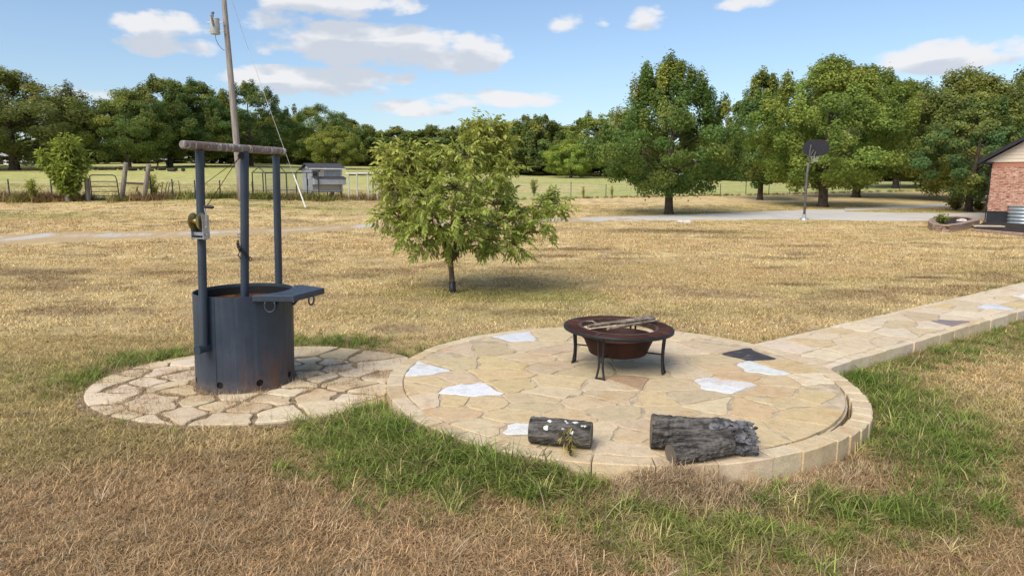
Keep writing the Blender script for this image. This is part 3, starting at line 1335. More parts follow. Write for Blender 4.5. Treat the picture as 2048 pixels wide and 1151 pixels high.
def build_path():
    rnd = random.Random(21)
    b = MB()

    def W2(s, c):
        p = _a + _pd * s + _pn * c
        return (p[0], p[1])
    # run from the patio edge out of the picture
    b.prism([W2(-.45, .08), W2(PATH_LEN, .08), W2(PATH_LEN, PATH_W - .08), W2(-.62, PATH_W - .08)][::-1], -.05, .1455)
    path = b.build('stone_path', M['mortar'])
    tag(path, 'raised straight flagstone path leading away from the round patio', 'path', kind='structure')
    seeds = []
    tries = 0
    while len(seeds) < 72 and tries < 8000:
        tries += 1
        s, c = rnd.uniform(-.55, PATH_LEN - .1), rnd.uniform(.14, PATH_W - .14)
        if all(math.hypot((s - q[0]) * .8, c - q[1]) > .31 for q in seeds):
            seeds.append((s, c))
    dom = [(-.42, .10), (PATH_LEN, .10), (PATH_LEN, PATH_W - .115), (-.60, PATH_W - .115)]
    special = [(4.7, .63, 'B'), (6.1, .66, 'W'), (7.6, .5, 'B'), (2.9, .72, 'K'), (3.9, .25, 'O'), (6.9, .75, 'O'), (8.3, .3, 'W')]
    for i in range(len(seeds)):
        c = voronoi_cell(i, seeds, dom, rnd.uniform(.006, .014), .75)
        if not c or abs(area(c)) < .006:
            continue
        k = rnd.choice('CCCPPTY')
        for (s, cc, kk) in special:
            if math.hypot(s - seeds[i][0], cc - seeds[i][1]) < .26:
                k = kk
        q = roughen(c, rnd, .030, .13)
        q = [W2(p[0], p[1]) for p in q]
        q = [p if math.hypot(p[0] - PC[0], p[1] - PC[1]) > PR + .01 else
             (PC[0] + (p[0] - PC[0]) * (PR + .01) / math.hypot(p[0] - PC[0], p[1] - PC[1]), PC[1] + (p[1] - PC[1]) * (PR + .01) / math.hypot(p[0] - PC[0], p[1] - PC[1])) for p in q]
        if abs(area(q)) < .006:
            continue
        col = STONE_COL[k] if k != 'K' else (.26, .22, .22)
        stone(q, .08, .15 + rnd.uniform(-.003, .003), path, col, rnd)
    for side in (0, 1):
        s = -.28 if side == 0 else -.50
        while s < PATH_LEN - .3:
            L = rnd.uniform(.24, .46)
            if side == 0:
                q = [(s + .006, .0 + rnd.uniform(-.01, .01)), (s + L - .006, rnd.uniform(-.01, .01)), (s + L - .002, .10), (s + .002, .10)]
            else:
                q = [(s + .002, PATH_W - .112), (s + L - .002, PATH_W - .112), (s + L - .006, PATH_W + rnd.uniform(-.012, .012)), (s + .006, PATH_W + rnd.uniform(-.012, .012))]
            stone([W2(*p) for p in q], -.04, .147 + rnd.uniform(-.004, .003), path, STONE_COL[rnd.choice('CPPPC')], rnd, 'edging_stone', .01)
            s += L


build_path()


# ------------------------------------------------------------------ barbecue pit (steel drum under a pipe frame)
def build_barbecue():
    base = Vector((WC[0], WC[1], .006))
    root = empty('barbecue_pit', base, 0, 'dark blue grey steel drum barbecue pit under a pipe frame with hand winch', 'barbecue pit')
    HR = .915
    toward = Vector((.366, -.93, 0)).normalized()
    right = Vector((.93, .366, 0)).normalized()
    face = math.atan2(toward.y, toward.x)
    holes = [face + math.radians(15 + 45 * k) for k in range(8)]
    # drum shell with real vent holes
    na = 180
    zs = [0, .02, .04] + [.05 + .011 * i for i in range(10)] + [.18, .3, .45, .6, .75, .86, HR]
    bm = bmesh.new()
    grid = []
    for z in zs:
        grid.append([bm.verts.new((WR * math.cos(2 * math.pi * k / na), WR * math.sin(2 * math.pi * k / na), z)) for k in range(na)])
    HZ, HRAD = .10, .033

    def hole_off(k, z):
        a = 2 * math.pi * k / na
        best = None
        for h in holes:
            da = (a - h + math.pi) % (2 * math.pi) - math.pi
            s, t = da * WR, z - HZ
            r = math.hypot(s, t)
            if best is None or r < best[0]:
                best = (r, s, t, h)
        return best
    for i in range(len(zs) - 1):
        for k in range(na):
            k2 = (k + 1) % na
            zc = (zs[i] + zs[i + 1]) / 2
            r = hole_off(k + .5, zc)[0]
            if r < HRAD:
                continue
            bm.faces.new((grid[i][k], grid[i][k2], grid[i + 1][k2], grid[i + 1][k]))
    for i in range(len(zs)):
        for k in range(na):
            v = grid[i][k]
            if v.is_boundary and 0 < i < len(zs) - 1 and v.link_faces:
                r, s, t, h = hole_off(k, zs[i])
                if r > 1e-5:
                    s, t = s / r * HRAD, t / r * HRAD
                    a = h + s / WR
                    v.co = Vector((WR * math.cos(a), WR * math.sin(a), HZ + t))
    bmesh.ops.delete(bm, geom=[v for v in bm.verts if not v.link_faces], context='VERTS')
    outer = list(bm.faces)
    # wall thickness
    ret = bmesh.ops.solidify(bm, geom=outer, thickness=.008)
    bmesh.ops.recalc_face_normals(bm, faces=bm.faces)
    for f in bm.faces:
        f.smooth = True
    for e in bm.edges:
        if len(e.link_faces) == 2 and e.calc_face_angle(0) > AS:
            e.smooth = False
    me = bpy.data.meshes.new('drum')
    bm.to_mesh(me)
    bm.free()
    link_mesh('drum', me, M['steel'], root)
    # weld seam
    b = MB()
    sa = face - math.radians(34)
    b.tube([(WR * math.cos(sa) * 1.002, WR * math.sin(sa) * 1.002, .0), (WR * math.cos(sa) * 1.002, WR * math.sin(sa) * 1.002, HR - .01)], .004, 6)
    b.build('weld_seam', M['steel'], root)
    # sooty lining and floor
    b = MB()
    b.lathe([(WR - .011, .05), (WR - .011, HR - .03)], 64)
    b.build('lining', M['soot'], root, smooth=True)
    b = MB()
    b.lathe([(WR - .012, .045), (.2, .055), (.001, .06)], 48)
    b.build('floor_plate', M['soot'], root)
    # rusty expanded-metal grate
    b = MB()
    gz = HR - .115
    b.lathe([(WR - .03, gz - .008), (WR - .013, gz - .008), (WR - .013, gz + .008), (WR - .03, gz + .008), (WR - .03, gz - .008)], 64)
    st = .026
    k = -17
    while k * st < WR:
        c = k * st
        half = math.sqrt(max(0, (WR - .02) ** 2 - c * c))
        if half > .03:
            b.box((c, 0, gz), (.006, 2 * half, .006))
            b.box((0, c, gz + .005), (2 * half, .006, .006))
        k += 1
    b.build('grate', M['rust'], root)
    # shelf hugging the drum
    b = MB()
    zt, th = .928, .055
    a0, a1 = math.radians(-60), math.radians(25)
    arc = [((WR + .006) * math.cos(a0 + (a1 - a0) * t / 10), (WR + .006) * math.sin(a0 + (a1 - a0) * t / 10)) for t in range(11)]
    poly = [(.235, -.415)] + arc + [(.49, .235), (.77, .02), (.615, -.43)]
    poly = poly[::-1] if area(poly) < 0 else poly
    b.prism(poly, zt - th, zt)
    sh = b.build('shelf', M['steel'], root)
    bv = sh.modifiers.new('bevel', 'BEVEL')
    bv.width = .004
    bv.segments = 2
    for (sx_, sy_, dg) in ((.42, -.22, -32), (.55, .10, 8)):
        b = MB()
        b.tube([(sx_, sy_, zt - th), (WR * math.cos(math.radians(dg)) + .004, WR * math.sin(math.radians(dg)), zt - .17)], .012, 8)
        b.build('shelf_bracket', M['steel'], root)

    # horseshoe hooks under the shelf

    def horseshoe(c, e1, e2, r):
        b = MB()
        pts = []
        for i in range(17):
            a = math.radians(-215 + 250 * i / 16)
            pts.append(Vector(c) + e1 * (r * .92 * math.cos(a)) + e2 * (r * 1.12 * math.sin(a)))
        b.tube(pts, .0085, 8)
        return b.build('horseshoe', M['steel'], root, smooth=True)
    horseshoe((.40, -.432, zt - th - .035), Vector((1, -.03, 0)), Vector((0, 0, 1)), .052)
    horseshoe((.705, -.20, zt - th - .020), Vector((.33, .94, 0)), Vector((0, 0, 1)), .044)
    # posts, stub bracket and beam
    lp = Vector((P(408, 690, .35).x * 6.01 / P(408, 690, .35).y, 6.01, 0)) - Vector((WC[0], WC[1], 0))
    rp = Vector((-2.455, 7.03, 0)) - Vector((WC[0], WC[1], 0))
    bz = 2.245
    b = MB()
    ltop = D(399, 300, 6.01) - base
    rtop = D(552, 312, 7.03) - base
    b.tube([lp + Vector((0.0, 0, .47)), ltop], .0365, 20)
    b.build('post', M['steel'], root, autosmooth=AS)
    b = MB()
    b.tube([rp + Vector((0, 0, .02)), rtop], .0365, 20)
    b.build('post', M['steel'], root, autosmooth=AS)
    b = MB()
    dirc = (-lp).normalized()
    b.tube([lp - dirc * .085 + Vector((0, 0, .455)), lp + dirc * .115 + Vector((0, 0, .455))], .040, 20)
    b.build('stub_bracket', M['steel'], root, autosmooth=AS)
    b = MB()
    rdirc = (-rp).normalized()
    b.tube([rp - rdirc * .06 + Vector((0, 0, .455)), rp + rdirc * .12 + Vector((0, 0, .455))], .040, 20)
    b.build('stub_bracket', M['steel'], root, autosmooth=AS)
    bd = (rtop - ltop)
    bd.z = 0
    bd.normalize()
    b = MB()
    e0 = Vector((ltop.x, ltop.y, bz)) - bd * .20
    e1 = Vector((rtop.x, rtop.y, bz)) + bd * .14
    pts = [e0 + (e1 - e0) * t for t in (0, .006, .1, .3, .5, .7, .9, .994, 1)]
    b.tube(pts, [.026, .036, .037, .037, .037, .037, .037, .036, .026], 20)
    b.build('beam', M['beam'], root, autosmooth=AS)
    mid = e0.lerp(e1, .56)
    cp = D(487, 560, 6.47) - base
    cp.z = 0
    b = MB()
    b.tube([cp + Vector((0, 0, HR - .11)), mid + Vector((0, 0, -.03))], .039, 20)
    ctr = b.build('centre_pipe', M['steel'], root, autosmooth=AS)
    # bolts and chain on the centre pipe
    def on_pipe(z):
        t = (z - HR) / (mid.z - HR)
        return cp.lerp(Vector((mid.x, mid.y, 0)), max(0, min(1, t)))
    for z in (1.42, 1.445):
        q = on_pipe(z) + Vector((0, 0, z))
        b = MB()
        b.tube([q - right * .036 + toward * .006, q - right * .062 + toward * .006], .007, 8)
        b.build('bolt', M['zinc'], ctr)
    links = []
    for i in range(12):
        a = i / 11
        if a < .5:
            ang = math.pi + a * 2 * .9
            q = on_pipe(1.36 - a * .12) + right * (.055 * math.cos(ang)) + toward * (.052 * abs(math.sin(ang)) + .012) + Vector((0, 0, 1.37 - a * .15))
        else:
            tt = (a - .5) * 2
            q = on_pipe(1.28) + right * (-.05 + .10 * tt) + toward * .052 + Vector((0, 0, 1.33 - tt * .12))
        links.append(q)
    chain = None
    for i, q in enumerate(links):
        b = MB()
        e1_ = right if i % 2 else (right + toward).normalized()
        pts = [q + e1_ * (.011 * math.cos(t)) + Vector((0, 0, .019 * math.sin(t))) for t in np.linspace(0, 2 * math.pi, 11)]
        b.tube(pts, .0045, 6, caps=False)
        b.build('chain_link', M['dark_metal'], ctr)
    b = MB()
    q = links[5]
    b.tube([q + Vector((0, 0, -.01)), q - right * .02 + Vector((0, 0, -.05)), q + right * .005 + Vector((0, 0, -.085))], .006, 6)
    b.build('hook', M['dark_metal'], ctr)
    # pulley, cable and hand winch
    pz = bz - .07
    pq = mid - bd * .06 + Vector((0, 0, pz))
    pq.z = pz
    b = MB()
    b.tube([pq - toward * .010, pq + toward * .010], .026, 14)
    b.box(pq + Vector((0, 0, .03)), (.012, .03, .05))
    b.build('pulley', M['dark_metal'], root)
    wz = 1.60
    right0, toward0 = right, toward
    right = (right0 * math.cos(.62) + toward0 * math.sin(.62)).normalized()
    toward = (toward0 * math.cos(.62) - right0 * math.sin(.62)).normalized()
    wo = lp + toward0 * .075 + right0 * .045 + Vector((-.02, 0, wz))
    wi = MB()
    # base channel and side plates
    R3 = Matrix(((right.x, toward.x, 0, 0), (right.y, toward.y, 0, 0), (0, 0, 1, 0), (0, 0, 0, 1)))

    def wp(r, t, z):
        return wo + right * r + toward * t + Vector((0, 0, z))
    wi.box(wp(.02, -.03, -.055), (.13, .008, .20), rot=R3)
    wi.box(wp(-.035, .015, -.07), (.005, .08, .17), rot=R3)
    wi.box(wp(.085, .015, -.05), (.005, .08, .21), rot=R3)
    wi.box(wp(.025, .03, -.10), (.12, .012, .012), rot=R3)
    wi.box(wp(.025, .03, -.145), (.13, .05, .008), rot=R3)
    wi.tube([wp(-.05, .02, -.115), wp(.105, .02, -.115)], .010, 10)
    frame = wi.build('winch', M['zinc'], root)
    for r in (-.025, .055):
        b = MB()
        n = 28
        prof = [(.058, -.004), (.062, 0), (.058, .004)]
        vs, fs = [], []
        ring = []
        for (rr, off) in ((.018, -.004), (.068, -.004), (.073, 0), (.068, .004), (.018, .004)):
            for k in range(n):
                a = 2 * math.pi * k / n
                vs.append(wp(r + off, .028 + rr * math.cos(a), .0 + rr * math.sin(a)))
        for i in range(4):
            for k in range(n):
                k2 = (k + 1) % n
                fs.append((i * n + k, i * n + k2, (i + 1) * n + k2, (i + 1) * n + k))
        b.add(vs, fs)
        b.build('spool_flange', M['gold_zinc'], frame, autosmooth=AS)
    b = MB()
    b.tube([wp(-.025, .028, 0), wp(.055, .028, 0)], .024, 16)
    b.build('spool', M['gold_zinc'], frame, autosmooth=AS)
    b = MB()
    b.tube([wp(.085, .03, -.05), wp(.105, .03, -.05), wp(.11, .03, .06), wp(.10, .032, .125)], .007, 8)
    b.build('crank', M['zinc'], frame)
    b = MB()
    b.tube([wp(.09, .032, .125), wp(.105, .032, .127), wp(.18, .032, .122), wp(.19, .032, .121)], [.008, .014, .014, .010], 12)
    b.build('crank_handle', M['black_rubber'], frame, autosmooth=AS)
    b = MB()
    b.tube([wp(.03, .028, .022), pq + Vector((0, 0, -.01)) - right * .015], .0035, 6)
    b.build('cable', M['rust'], root)
    b = MB()
    b.tube([pq - right * .01 + Vector((0, 0, -.02)), wp(.075, .02, .30), wp(.068, .02, .23)], .003, 6)
    b.build('cable', M['rust'], root)
    # the drum leans very slightly
    for ch in kids(root):
        if ch.name.split('.')[0] in ('drum', 'weld_seam', 'lining', 'floor_plate', 'grate', 'shelf', 'shelf_bracket', 'horseshoe'):
            for v in ch.data.vertices:
                v.co.x += .034 * v.co.z
    return root


build_barbecue()


# ------------------------------------------------------------------ fire pit table
def build_firepit():
    cx, cy = 1.02, 6.40
    root = empty('fire_pit', (cx, cy, PZ), 0, 'round rust brown fire pit table with mesh top on four black legs', 'fire pit')
    top = Matrix.Rotation(math.radians(1.6), 4, 'Y')
    zt = .405

    def ring(prof, n=72):
        b = MB()
        b.lathe(prof, n)
        b.v = [tuple((top @ Vector((v[0], v[1], v[2] - zt))) + Vector((0, 0, zt))) for v in b.v]
        return b
    RO, RI = .52, .365
    ring([(RO - .018, zt), (RO - .002, zt + .004), (RO + .004, zt - .004), (RO + .004, zt - .024), (RO - .006, zt - .030),
          (RO - .020, zt - .024), (RO - .018, zt)]).build('outer_rim', M['dark_metal'], root, smooth=True)
    ring([(RI - .012, zt + .006), (RI + .014, zt + .006), (RI + .014, zt - .004), (RI - .004, zt - .004), (RI - .004, zt - .042),
          (RI - .012, zt - .042), (RI - .012, zt + .006)]).build('inner_rim', M['copper_trim'], root, autosmooth=AS)
    divs = [math.radians(d) for d in (8, 62, 130, 165, 240, 325)]
    divs = [math.radians(d) for d in (238, 328, 62, 150)]
    for a in divs:
        b = MB()
        b.box((0, 0, 0), (RO - RI - .03, .016, .008), rz=0)
        Mx = Matrix.Rotation(a, 4, 'Z') @ Matrix.Translation(((RO + RI) / 2, 0, zt + .003))
        b.v = [tuple((top @ ((Mx @ Vector(v)) - Vector((0, 0, zt)))) + Vector((0, 0, zt))) for v in b.v]
        b.build('divider', M['copper_trim'], root)
    sd = sorted(divs)
    for i in range(4):
        a0, a1 = sd[i], sd[(i + 1) % 4] + (2 * math.pi if i == 3 else 0)
        # woven mesh: radial and ring wires close together over a thin perforated sheet
        b = MB()
        n = 26
        vs, fs = [], []
        for z in (zt - .006, zt - .001):
            for rr in (RI + .010, RO - .016):
                for k in range(n + 1):
                    t = a0 + .012 + (a1 - a0 - .024) * k / n
                    vs.append((rr * math.cos(t), rr * math.sin(t), z))
        m = n + 1
        for k in range(n):
            fs += [(k, k + 1, m + k + 1, m + k), (2 * m + k, 3 * m + k, 3 * m + k + 1, 2 * m + k + 1),
                   (k, 2 * m + k, 2 * m + k + 1, k + 1), (m + k, m + k + 1, 3 * m + k + 1, 3 * m + k)]
        b.add(vs, fs)
        for q in range(9):
            rr = RI + .018 + (RO - RI - .04) * q / 8
            pts = [(rr * math.cos(a0 + (a1 - a0) * k / n), rr * math.sin(a0 + (a1 - a0) * k / n), zt) for k in range(n + 1)]
            b.tube(pts, .0016, 4)
        for k in range(int((a1 - a0) / .035)):
            t = a0 + .02 + k * .035
            b.tube([((RI + .012) * math.cos(t), (RI + .012) * math.sin(t), zt + .001), ((RO - .018) * math.cos(t), (RO - .018) * math.sin(t), zt + .001)], .0016, 4)
        b.v = [tuple((top @ Vector((v[0], v[1], v[2] - zt))) + Vector((0, 0, zt))) for v in b.v]
        b.build('mesh_panel', M['mesh_panel'], root)
    # bowl
    b = MB()
    b.lathe([(.345, .318), (.352, .322), (.352, .312), (.336, .308), (.322, .270), (.296, .215), (.284, .185), (.282, .172), (.270, .155), (.20, .142), (.08, .137), (.0005, .136)], 64)
    b.lathe([(.345, .318), (.330, .305), (.315, .270), (.290, .215), (.276, .180), (.20, .152), (.0005, .146)], 64)
    b.build('bowl', M['bowl'], root, autosmooth=math.radians(50))
    b = MB()
    rn = random.Random(2)
    prof = []
    for k in range(7):
        r = .24 * (1 - k / 6)
        prof.append((max(r, .0005), .158 + .02 * (k / 6)))
    b.lathe(prof, 24)
    for i in range(26):
        a, r = rn.uniform(0, 6.28), rn.uniform(0, .2)
        s = rn.uniform(.015, .04)
        b.box((r * math.cos(a), r * math.sin(a), .178), (s, s * .8, s * .5), rz=a, bev=s * .12)
    b.v = [(v[0], v[1], v[2] + .006 * math.sin(v[0] * 60) * math.cos(v[1] * 55)) for v in b.v]
    b.build('ash', M['ash'], root)
    # legs
    for deg in (153, 241, 331, 62):
        a = math.radians(deg)
        er = Vector((math.cos(a), math.sin(a), 0))
        et = Vector((-math.sin(a), math.cos(a), 0))
        ztop = zt - .028 - .45 * math.sin(math.radians(1.6)) * er.x
        b = MB()
        bow = [(.452, ztop), (.447, .30), (.441, .22), (.439, .17), (.441, .10), (.449, .03), (.456, .006)]
        sep = [.026, .025, .021, .018, .020, .033, .037]
        for s in (-1, 1):
            b.tube([er * r + et * (s * w) + Vector((0, 0, z)) for (r, z), w in zip(bow, sep)], .0105, 8)
        b.box(er * .437 + Vector((0, 0, .175)), (.014, .052, .05), rz=a)
        b.box(er * .456 + Vector((0, 0, .007)), (.016, .092, .013), rz=a)
        b.build('leg', M['dark_metal'], root, autosmooth=AS)
        b = MB()
        b.tube([er * .437 + Vector((0, 0, .185)), er * .28 + Vector((0, 0, .185))], .0075, 8)
        b.build('support_bar', M['dark_metal'], root)


build_firepit()


def wobble_tube(pts, rad, n, rnd, amp, res=26, ridges=9, ridge_amp=0.0):
    """a log: uneven, ridged tube. returns verts, faces, ring size"""
    pts = [Vector(p) for p in pts]
    # resample
    segs = []
    tot = sum((pts[i + 1] - pts[i]).length for i in range(len(pts) - 1))
    out = []
    for k in range(res + 1):
        t = k / res * tot
        for i in range(len(pts) - 1):
            L = (pts[i + 1] - pts[i]).length
            if t <= L or i == len(pts) - 2:
                f = min(1, t / L)
                r = rad[i] + (rad[i + 1] - rad[i]) * f
                out.append((pts[i].lerp(pts[i + 1], f), r))
                break
            t -= L
    ph = rnd.uniform(0, 100)
    vs = []
    for k, (p, r) in enumerate(out):
        t = (pts[-1] - pts[0]).normalized()
        a = t.cross(Vector((0, 0, 1))).normalized()
        b = a.cross(t).normalized()
        for j in range(n):
            an = 2 * math.pi * j / n
            nz = float(fbm(np.array([k * .55 + ph]), np.array([math.cos(an) * 2.2 + math.sin(an) * 1.7 + ph]), 5, 3)[0]) - .5
            fine = float(vnoise(np.array([k * .35 + ph * 3]), np.array([j * 1.0]), 9)[0]) - .5
            rr = r * (1 + nz * amp + fine * ridge_amp)
            vs.append(p + a * math.cos(an) * rr + b * math.sin(an) * rr)
    fs = []
    for k in range(res):
        for j in range(n):
            j2 = (j + 1) % n
            fs.append((k * n + j, k * n + j2, (k + 1) * n + j2, (k + 1) * n + j))
    return vs, fs, out


def build_logs():
    rnd = random.Random(5)
    # short sawn log with lichen
    root = empty('sawn_log', (.335, 4.44, PZ), 0, 'short sawn dark bark log with pale lichen spots lying on the patio', 'log')
    A, B = Vector((-.205, .055, .092)), Vector((.20, -.04, .090))
    b = MB()
    vs, fs, out = wobble_tube([A, B], [.089, .087], 40, rnd, .16, 30, ridge_amp=.10)
    b.add(vs, fs)
    b.build('bark', M['log_bark'], root)
    for (P0, r, s) in ((A, .084, -1), (B, .081, 1)):
        d = (B - A).normalized() * s
        b = MB()
        b.tube([P0 - d * .02, P0 + d * .004], r, 32)
        b.build('sawn_face', M['cut_wood'], root)
    tox = Vector((0, -.75, .66)).normalized()
    for i in range(11):
        t = rnd.uniform(.25, .92)
        an = rnd.uniform(-.55, .75)
        ax = (B - A).normalized()
        side = ax.cross(Vector((0, 0, 1))).normalized()
        nrm = (side * math.cos(.85 + an) + Vector((0, 0, 1)) * math.sin(.85 + an)).normalized()
        c = A.lerp(B, t) + nrm * .0905
        b = MB()
        s = rnd.uniform(.006, .014)
        u = ax
        v = nrm.cross(u)
        pts = []
        m = 8
        vv = [c + nrm * .004]
        for k in range(m):
            r = s * rnd.uniform(.6, 1.2)
            vv.append(c + u * (r * 1.5 * math.cos(6.283 * k / m)) + v * (r * math.sin(6.283 * k / m)) - nrm * .003)
        b.add(vv, [(0, 1 + k, 1 + (k + 1) % m) for k in range(m)])
        b.build('lichen_spot', M['lichen'], root)
    # large forked charred log hanging over the edge
    root = empty('forked_log', (1.255, 4.29, PZ), 0, 'large forked grey log with charred flaking bark resting over the patio edge', 'log')
    b = MB()
    A, B = Vector((-.315, .115, .115)), Vector((.30, .02, .098))
    vs, fs, out = wobble_tube([A, Vector((-.05, .085, .112)), Vector((.15, .05, .11)), B], [.112, .098, .112, .088], 44, rnd, .26, 44, ridge_amp=.14)
    b.add(vs, fs)
    b.build('bark', M['log_bark'], root)
    b = MB()
    b.tube([A + (B - A).normalized() * .02, A + (B - A).normalized() * -.003], .105, 30)
    b.build('sawn_face', M['cut_wood'], root)
    A2, B2 = Vector((-.24, -.145, .052)), Vector((.16, -.02, .098))
    b = MB()
    vs, fs, out = wobble_tube([A2, A2.lerp(B2, .5) + Vector((0, -.01, .0)), B2], [.072, .078, .085], 40, rnd, .22, 34, ridge_amp=.10)
    b.add(vs, fs)
    limb = b.build('limb', M['log_bark'], root)
    b = MB()
    b.tube([A2 + (B2 - A2).normalized() * .02, A2 - (B2 - A2).normalized() * .003], .068, 28)
    b.build('sawn_face', M['cut_wood'], limb)
    # hollow knots
    for (t, up, sx, sy) in ((.55, .25, .032, .020), (.93, .05, .022, .018), (.30, -.55, .035, .018)):
        c = A2.lerp(B2, t)
        ax = (B2 - A2).normalized()
        side = ax.cross(Vector((0, 0, 1))).normalized()
        nrm = (side * math.cos(up) + Vector((0, 0, 1)) * math.sin(up)).normalized()
        v = nrm.cross(ax)
        rr = .082
        vv = [c + nrm * (rr - .012)]
        m = 14
        for k in range(m):
            q = rnd.uniform(.85, 1.15)
            vv.append(c + nrm * (rr + .003) + ax * (sx * q * math.cos(6.283 * k / m)) + v * (sy * q * math.sin(6.283 * k / m)))
        b = MB()
        b.add(vv, [(0, 1 + k, 1 + (k + 1) % m) for k in range(m)])
        b.build('knot_hole', M['soot'], limb)
    # flaking plates of burnt bark on the right end
    ax = (B - A).normalized()
    side = ax.cross(Vector((0, 0, 1))).normalized()
    for i in range(120):
        t = .60 + .46 * rnd.random() ** .8
        an = rnd.uniform(-1.0, 2.1)
        nrm = (side * math.cos(an) + Vector((0, 0, 1)) * math.sin(an)).normalized()
        rr = .106 - .02 * max(0, (t - .75) * 2)
        c = A.lerp(B, t) + nrm * rr
        s = rnd.uniform(.018, .040)
        v = nrm.cross(ax).normalized()
        tilt = rnd.uniform(-.45, .45)
        e1 = (ax * math.cos(tilt) + nrm * math.sin(tilt)).normalized()
        e2 = (v + nrm * rnd.uniform(-.4, .4)).normalized()
        m = rnd.randint(4, 6)
        lo, hi = [], []
        for k in range(m):
            q = rnd.uniform(.7, 1.2)
            w = e1 * (s * 1.15 * q * math.cos(6.283 * k / m)) + e2 * (s * .8 * q * math.sin(6.283 * k / m))
            lo.append(c + w - nrm * .006)
            hi.append(c + w * .9 + nrm * rnd.uniform(.004, .010))
        bb = MB()
        bb.add(lo + hi, [tuple(range(m, 2 * m)), tuple(range(m))[::-1]] + [(k, (k + 1) % m, m + (k + 1) % m, m + k) for k in range(m)])
        bb.build('bark_flake', M['char'], root)
    b = MB()
    vs, fs, out = wobble_tube([B - ax * .06, B + ax * .012], [.080, .055], 20, rnd, .5, 6, ridge_amp=.4)
    b.add(vs, fs)
    b.tube([B - ax * .02, B + ax * .004], .058, 16)
    b.build('burnt_end', M['char'], root)


build_logs()


def build_sticks():
    rnd = random.Random(12)
    for k, (pa, pb, r0, r1, lab) in enumerate([((1176, 652), (1306, 635), .017, .030, 'thick weathered grey branch lying across the fire pit table'),
                                               ((1215, 657), (1317, 640), .013, .008, 'thin weathered stick lying beside the thick branch on the fire pit table')]):
        A = P(*pa, PZ + .445 - .008 * k)
        B = P(*pb, PZ + .452 - .014 * k)
        mid = A.lerp(B, .5)
        b = MB()
        vs, fs, out = wobble_tube([A - mid, A.lerp(B, .35) - mid + Vector((0, .015, -.004)), A.lerp(B, .7) - mid + Vector((0, -.01, .004)), B - mid], [r0, r0 * 1.1, (r0 + r1) / 2, r1], 12, rnd, .5, 22, ridge_amp=.25)
        b.add(vs, fs)
        n = 12
        m = len(vs) // n
        b.f.append(tuple(range(n)))
        b.f.append(tuple((m - 1) * n + i for i in range(n)))
        if k == 0:
            c = A.lerp(B, .15) - mid
            b.tube([c, c + Vector((-.05, .03, .03)), c + Vector((-.12, .02, .028))], [.012, .008, .004], 7)
        o = b.build('branch', M['stick'])
        o.location = mid
        tag(o, lab, 'branch')


build_sticks()


# ------------------------------------------------------------------ pole, transformer, guy wire
def build_pole():
    base = onground(484, 34)
    top = D(442.5, -60, 34.0)
    root = empty('utility_pole', base, 0, 'tall leaning grey wooden utility pole carrying a transformer', 'utility pole')
    t = top - base
    b = MB()
    b.tube([t * k for k in (-.01, .1, .25, .4, .55, .7, .85, 1.0)], [.168, .163, .156, .147, .137, .126, .115, .106], 16)
    b.build('pole', M['pole'], root, smooth=True)
    c = D(430, 53, 33.75) - base
    tr = MB()
    tr.lathe([(.0005, -.36), (.20, -.36), (.215, -.34), (.215, .30), (.225, .31), (.225, .345), (.20, .37), (.0005, .385)], 20, tuple(c))
    can = tr.build('transformer', M['enamel'], root, autosmooth=AS)
    b = MB()
    b.lathe([(.03, .37), (.055, .40), (.03, .42), (.055, .45), (.03, .48), (.05, .51), (.03, .54), (.075, .56), (.07, .64), (.0005, .66)], 12, tuple(c + Vector((-.05, -.05, 0))))
    b.build('bushing', M['porcelain'], can, smooth=True)
    b = MB()
    b.tube([c + Vector((-.05, -.24, .45)), c + Vector((0, -.26, .1)), c + Vector((.03, -.25, -.02))], .045, 8)
    b.build('arrester', M['porcelain'], can)
    for z in (.18, -.22):
        b = MB()
        b.box(c + Vector((.02, 0, z)), (.78, .07, .06))
        b.build('hanger', M['zinc'], can)
    b = MB()
    p0 = c + Vector((.0, -.05, -.36))
    pts = [p0, p0 + Vector((.03, 0, -.25)), p0 + Vector((.14, 0, -.5)), p0 + Vector((.3, 0, -.68)), p0 + Vector((.36, .1, -.72))]
    b.tube(pts, .012, 6)
    b.build('lead_wire', M['dark_metal'], can)
    # guy wire with its white guard
    g = G(612, 417)
    root = empty('guy_wire', g, 0, 'steel guy wire running down to the ground with a white plastic guard', 'guy wire')
    up = (base + t * .80) - g
    far = D(497, 100, 33.9) - g
    b = MB()
    b.tube([Vector((0, 0, -.05)), far, up + Vector((0, 0, 2))], .010, 6)
    b.build('wire', M['wire'], root)
    q = D(584, 345, g.y - .02) - g
    b = MB()
    b.tube([far.normalized() * .05, far.normalized() * (q.length)], [.034, .026], 8)
    b.build('wire_guard', M['white_plastic'], root)


build_pole()


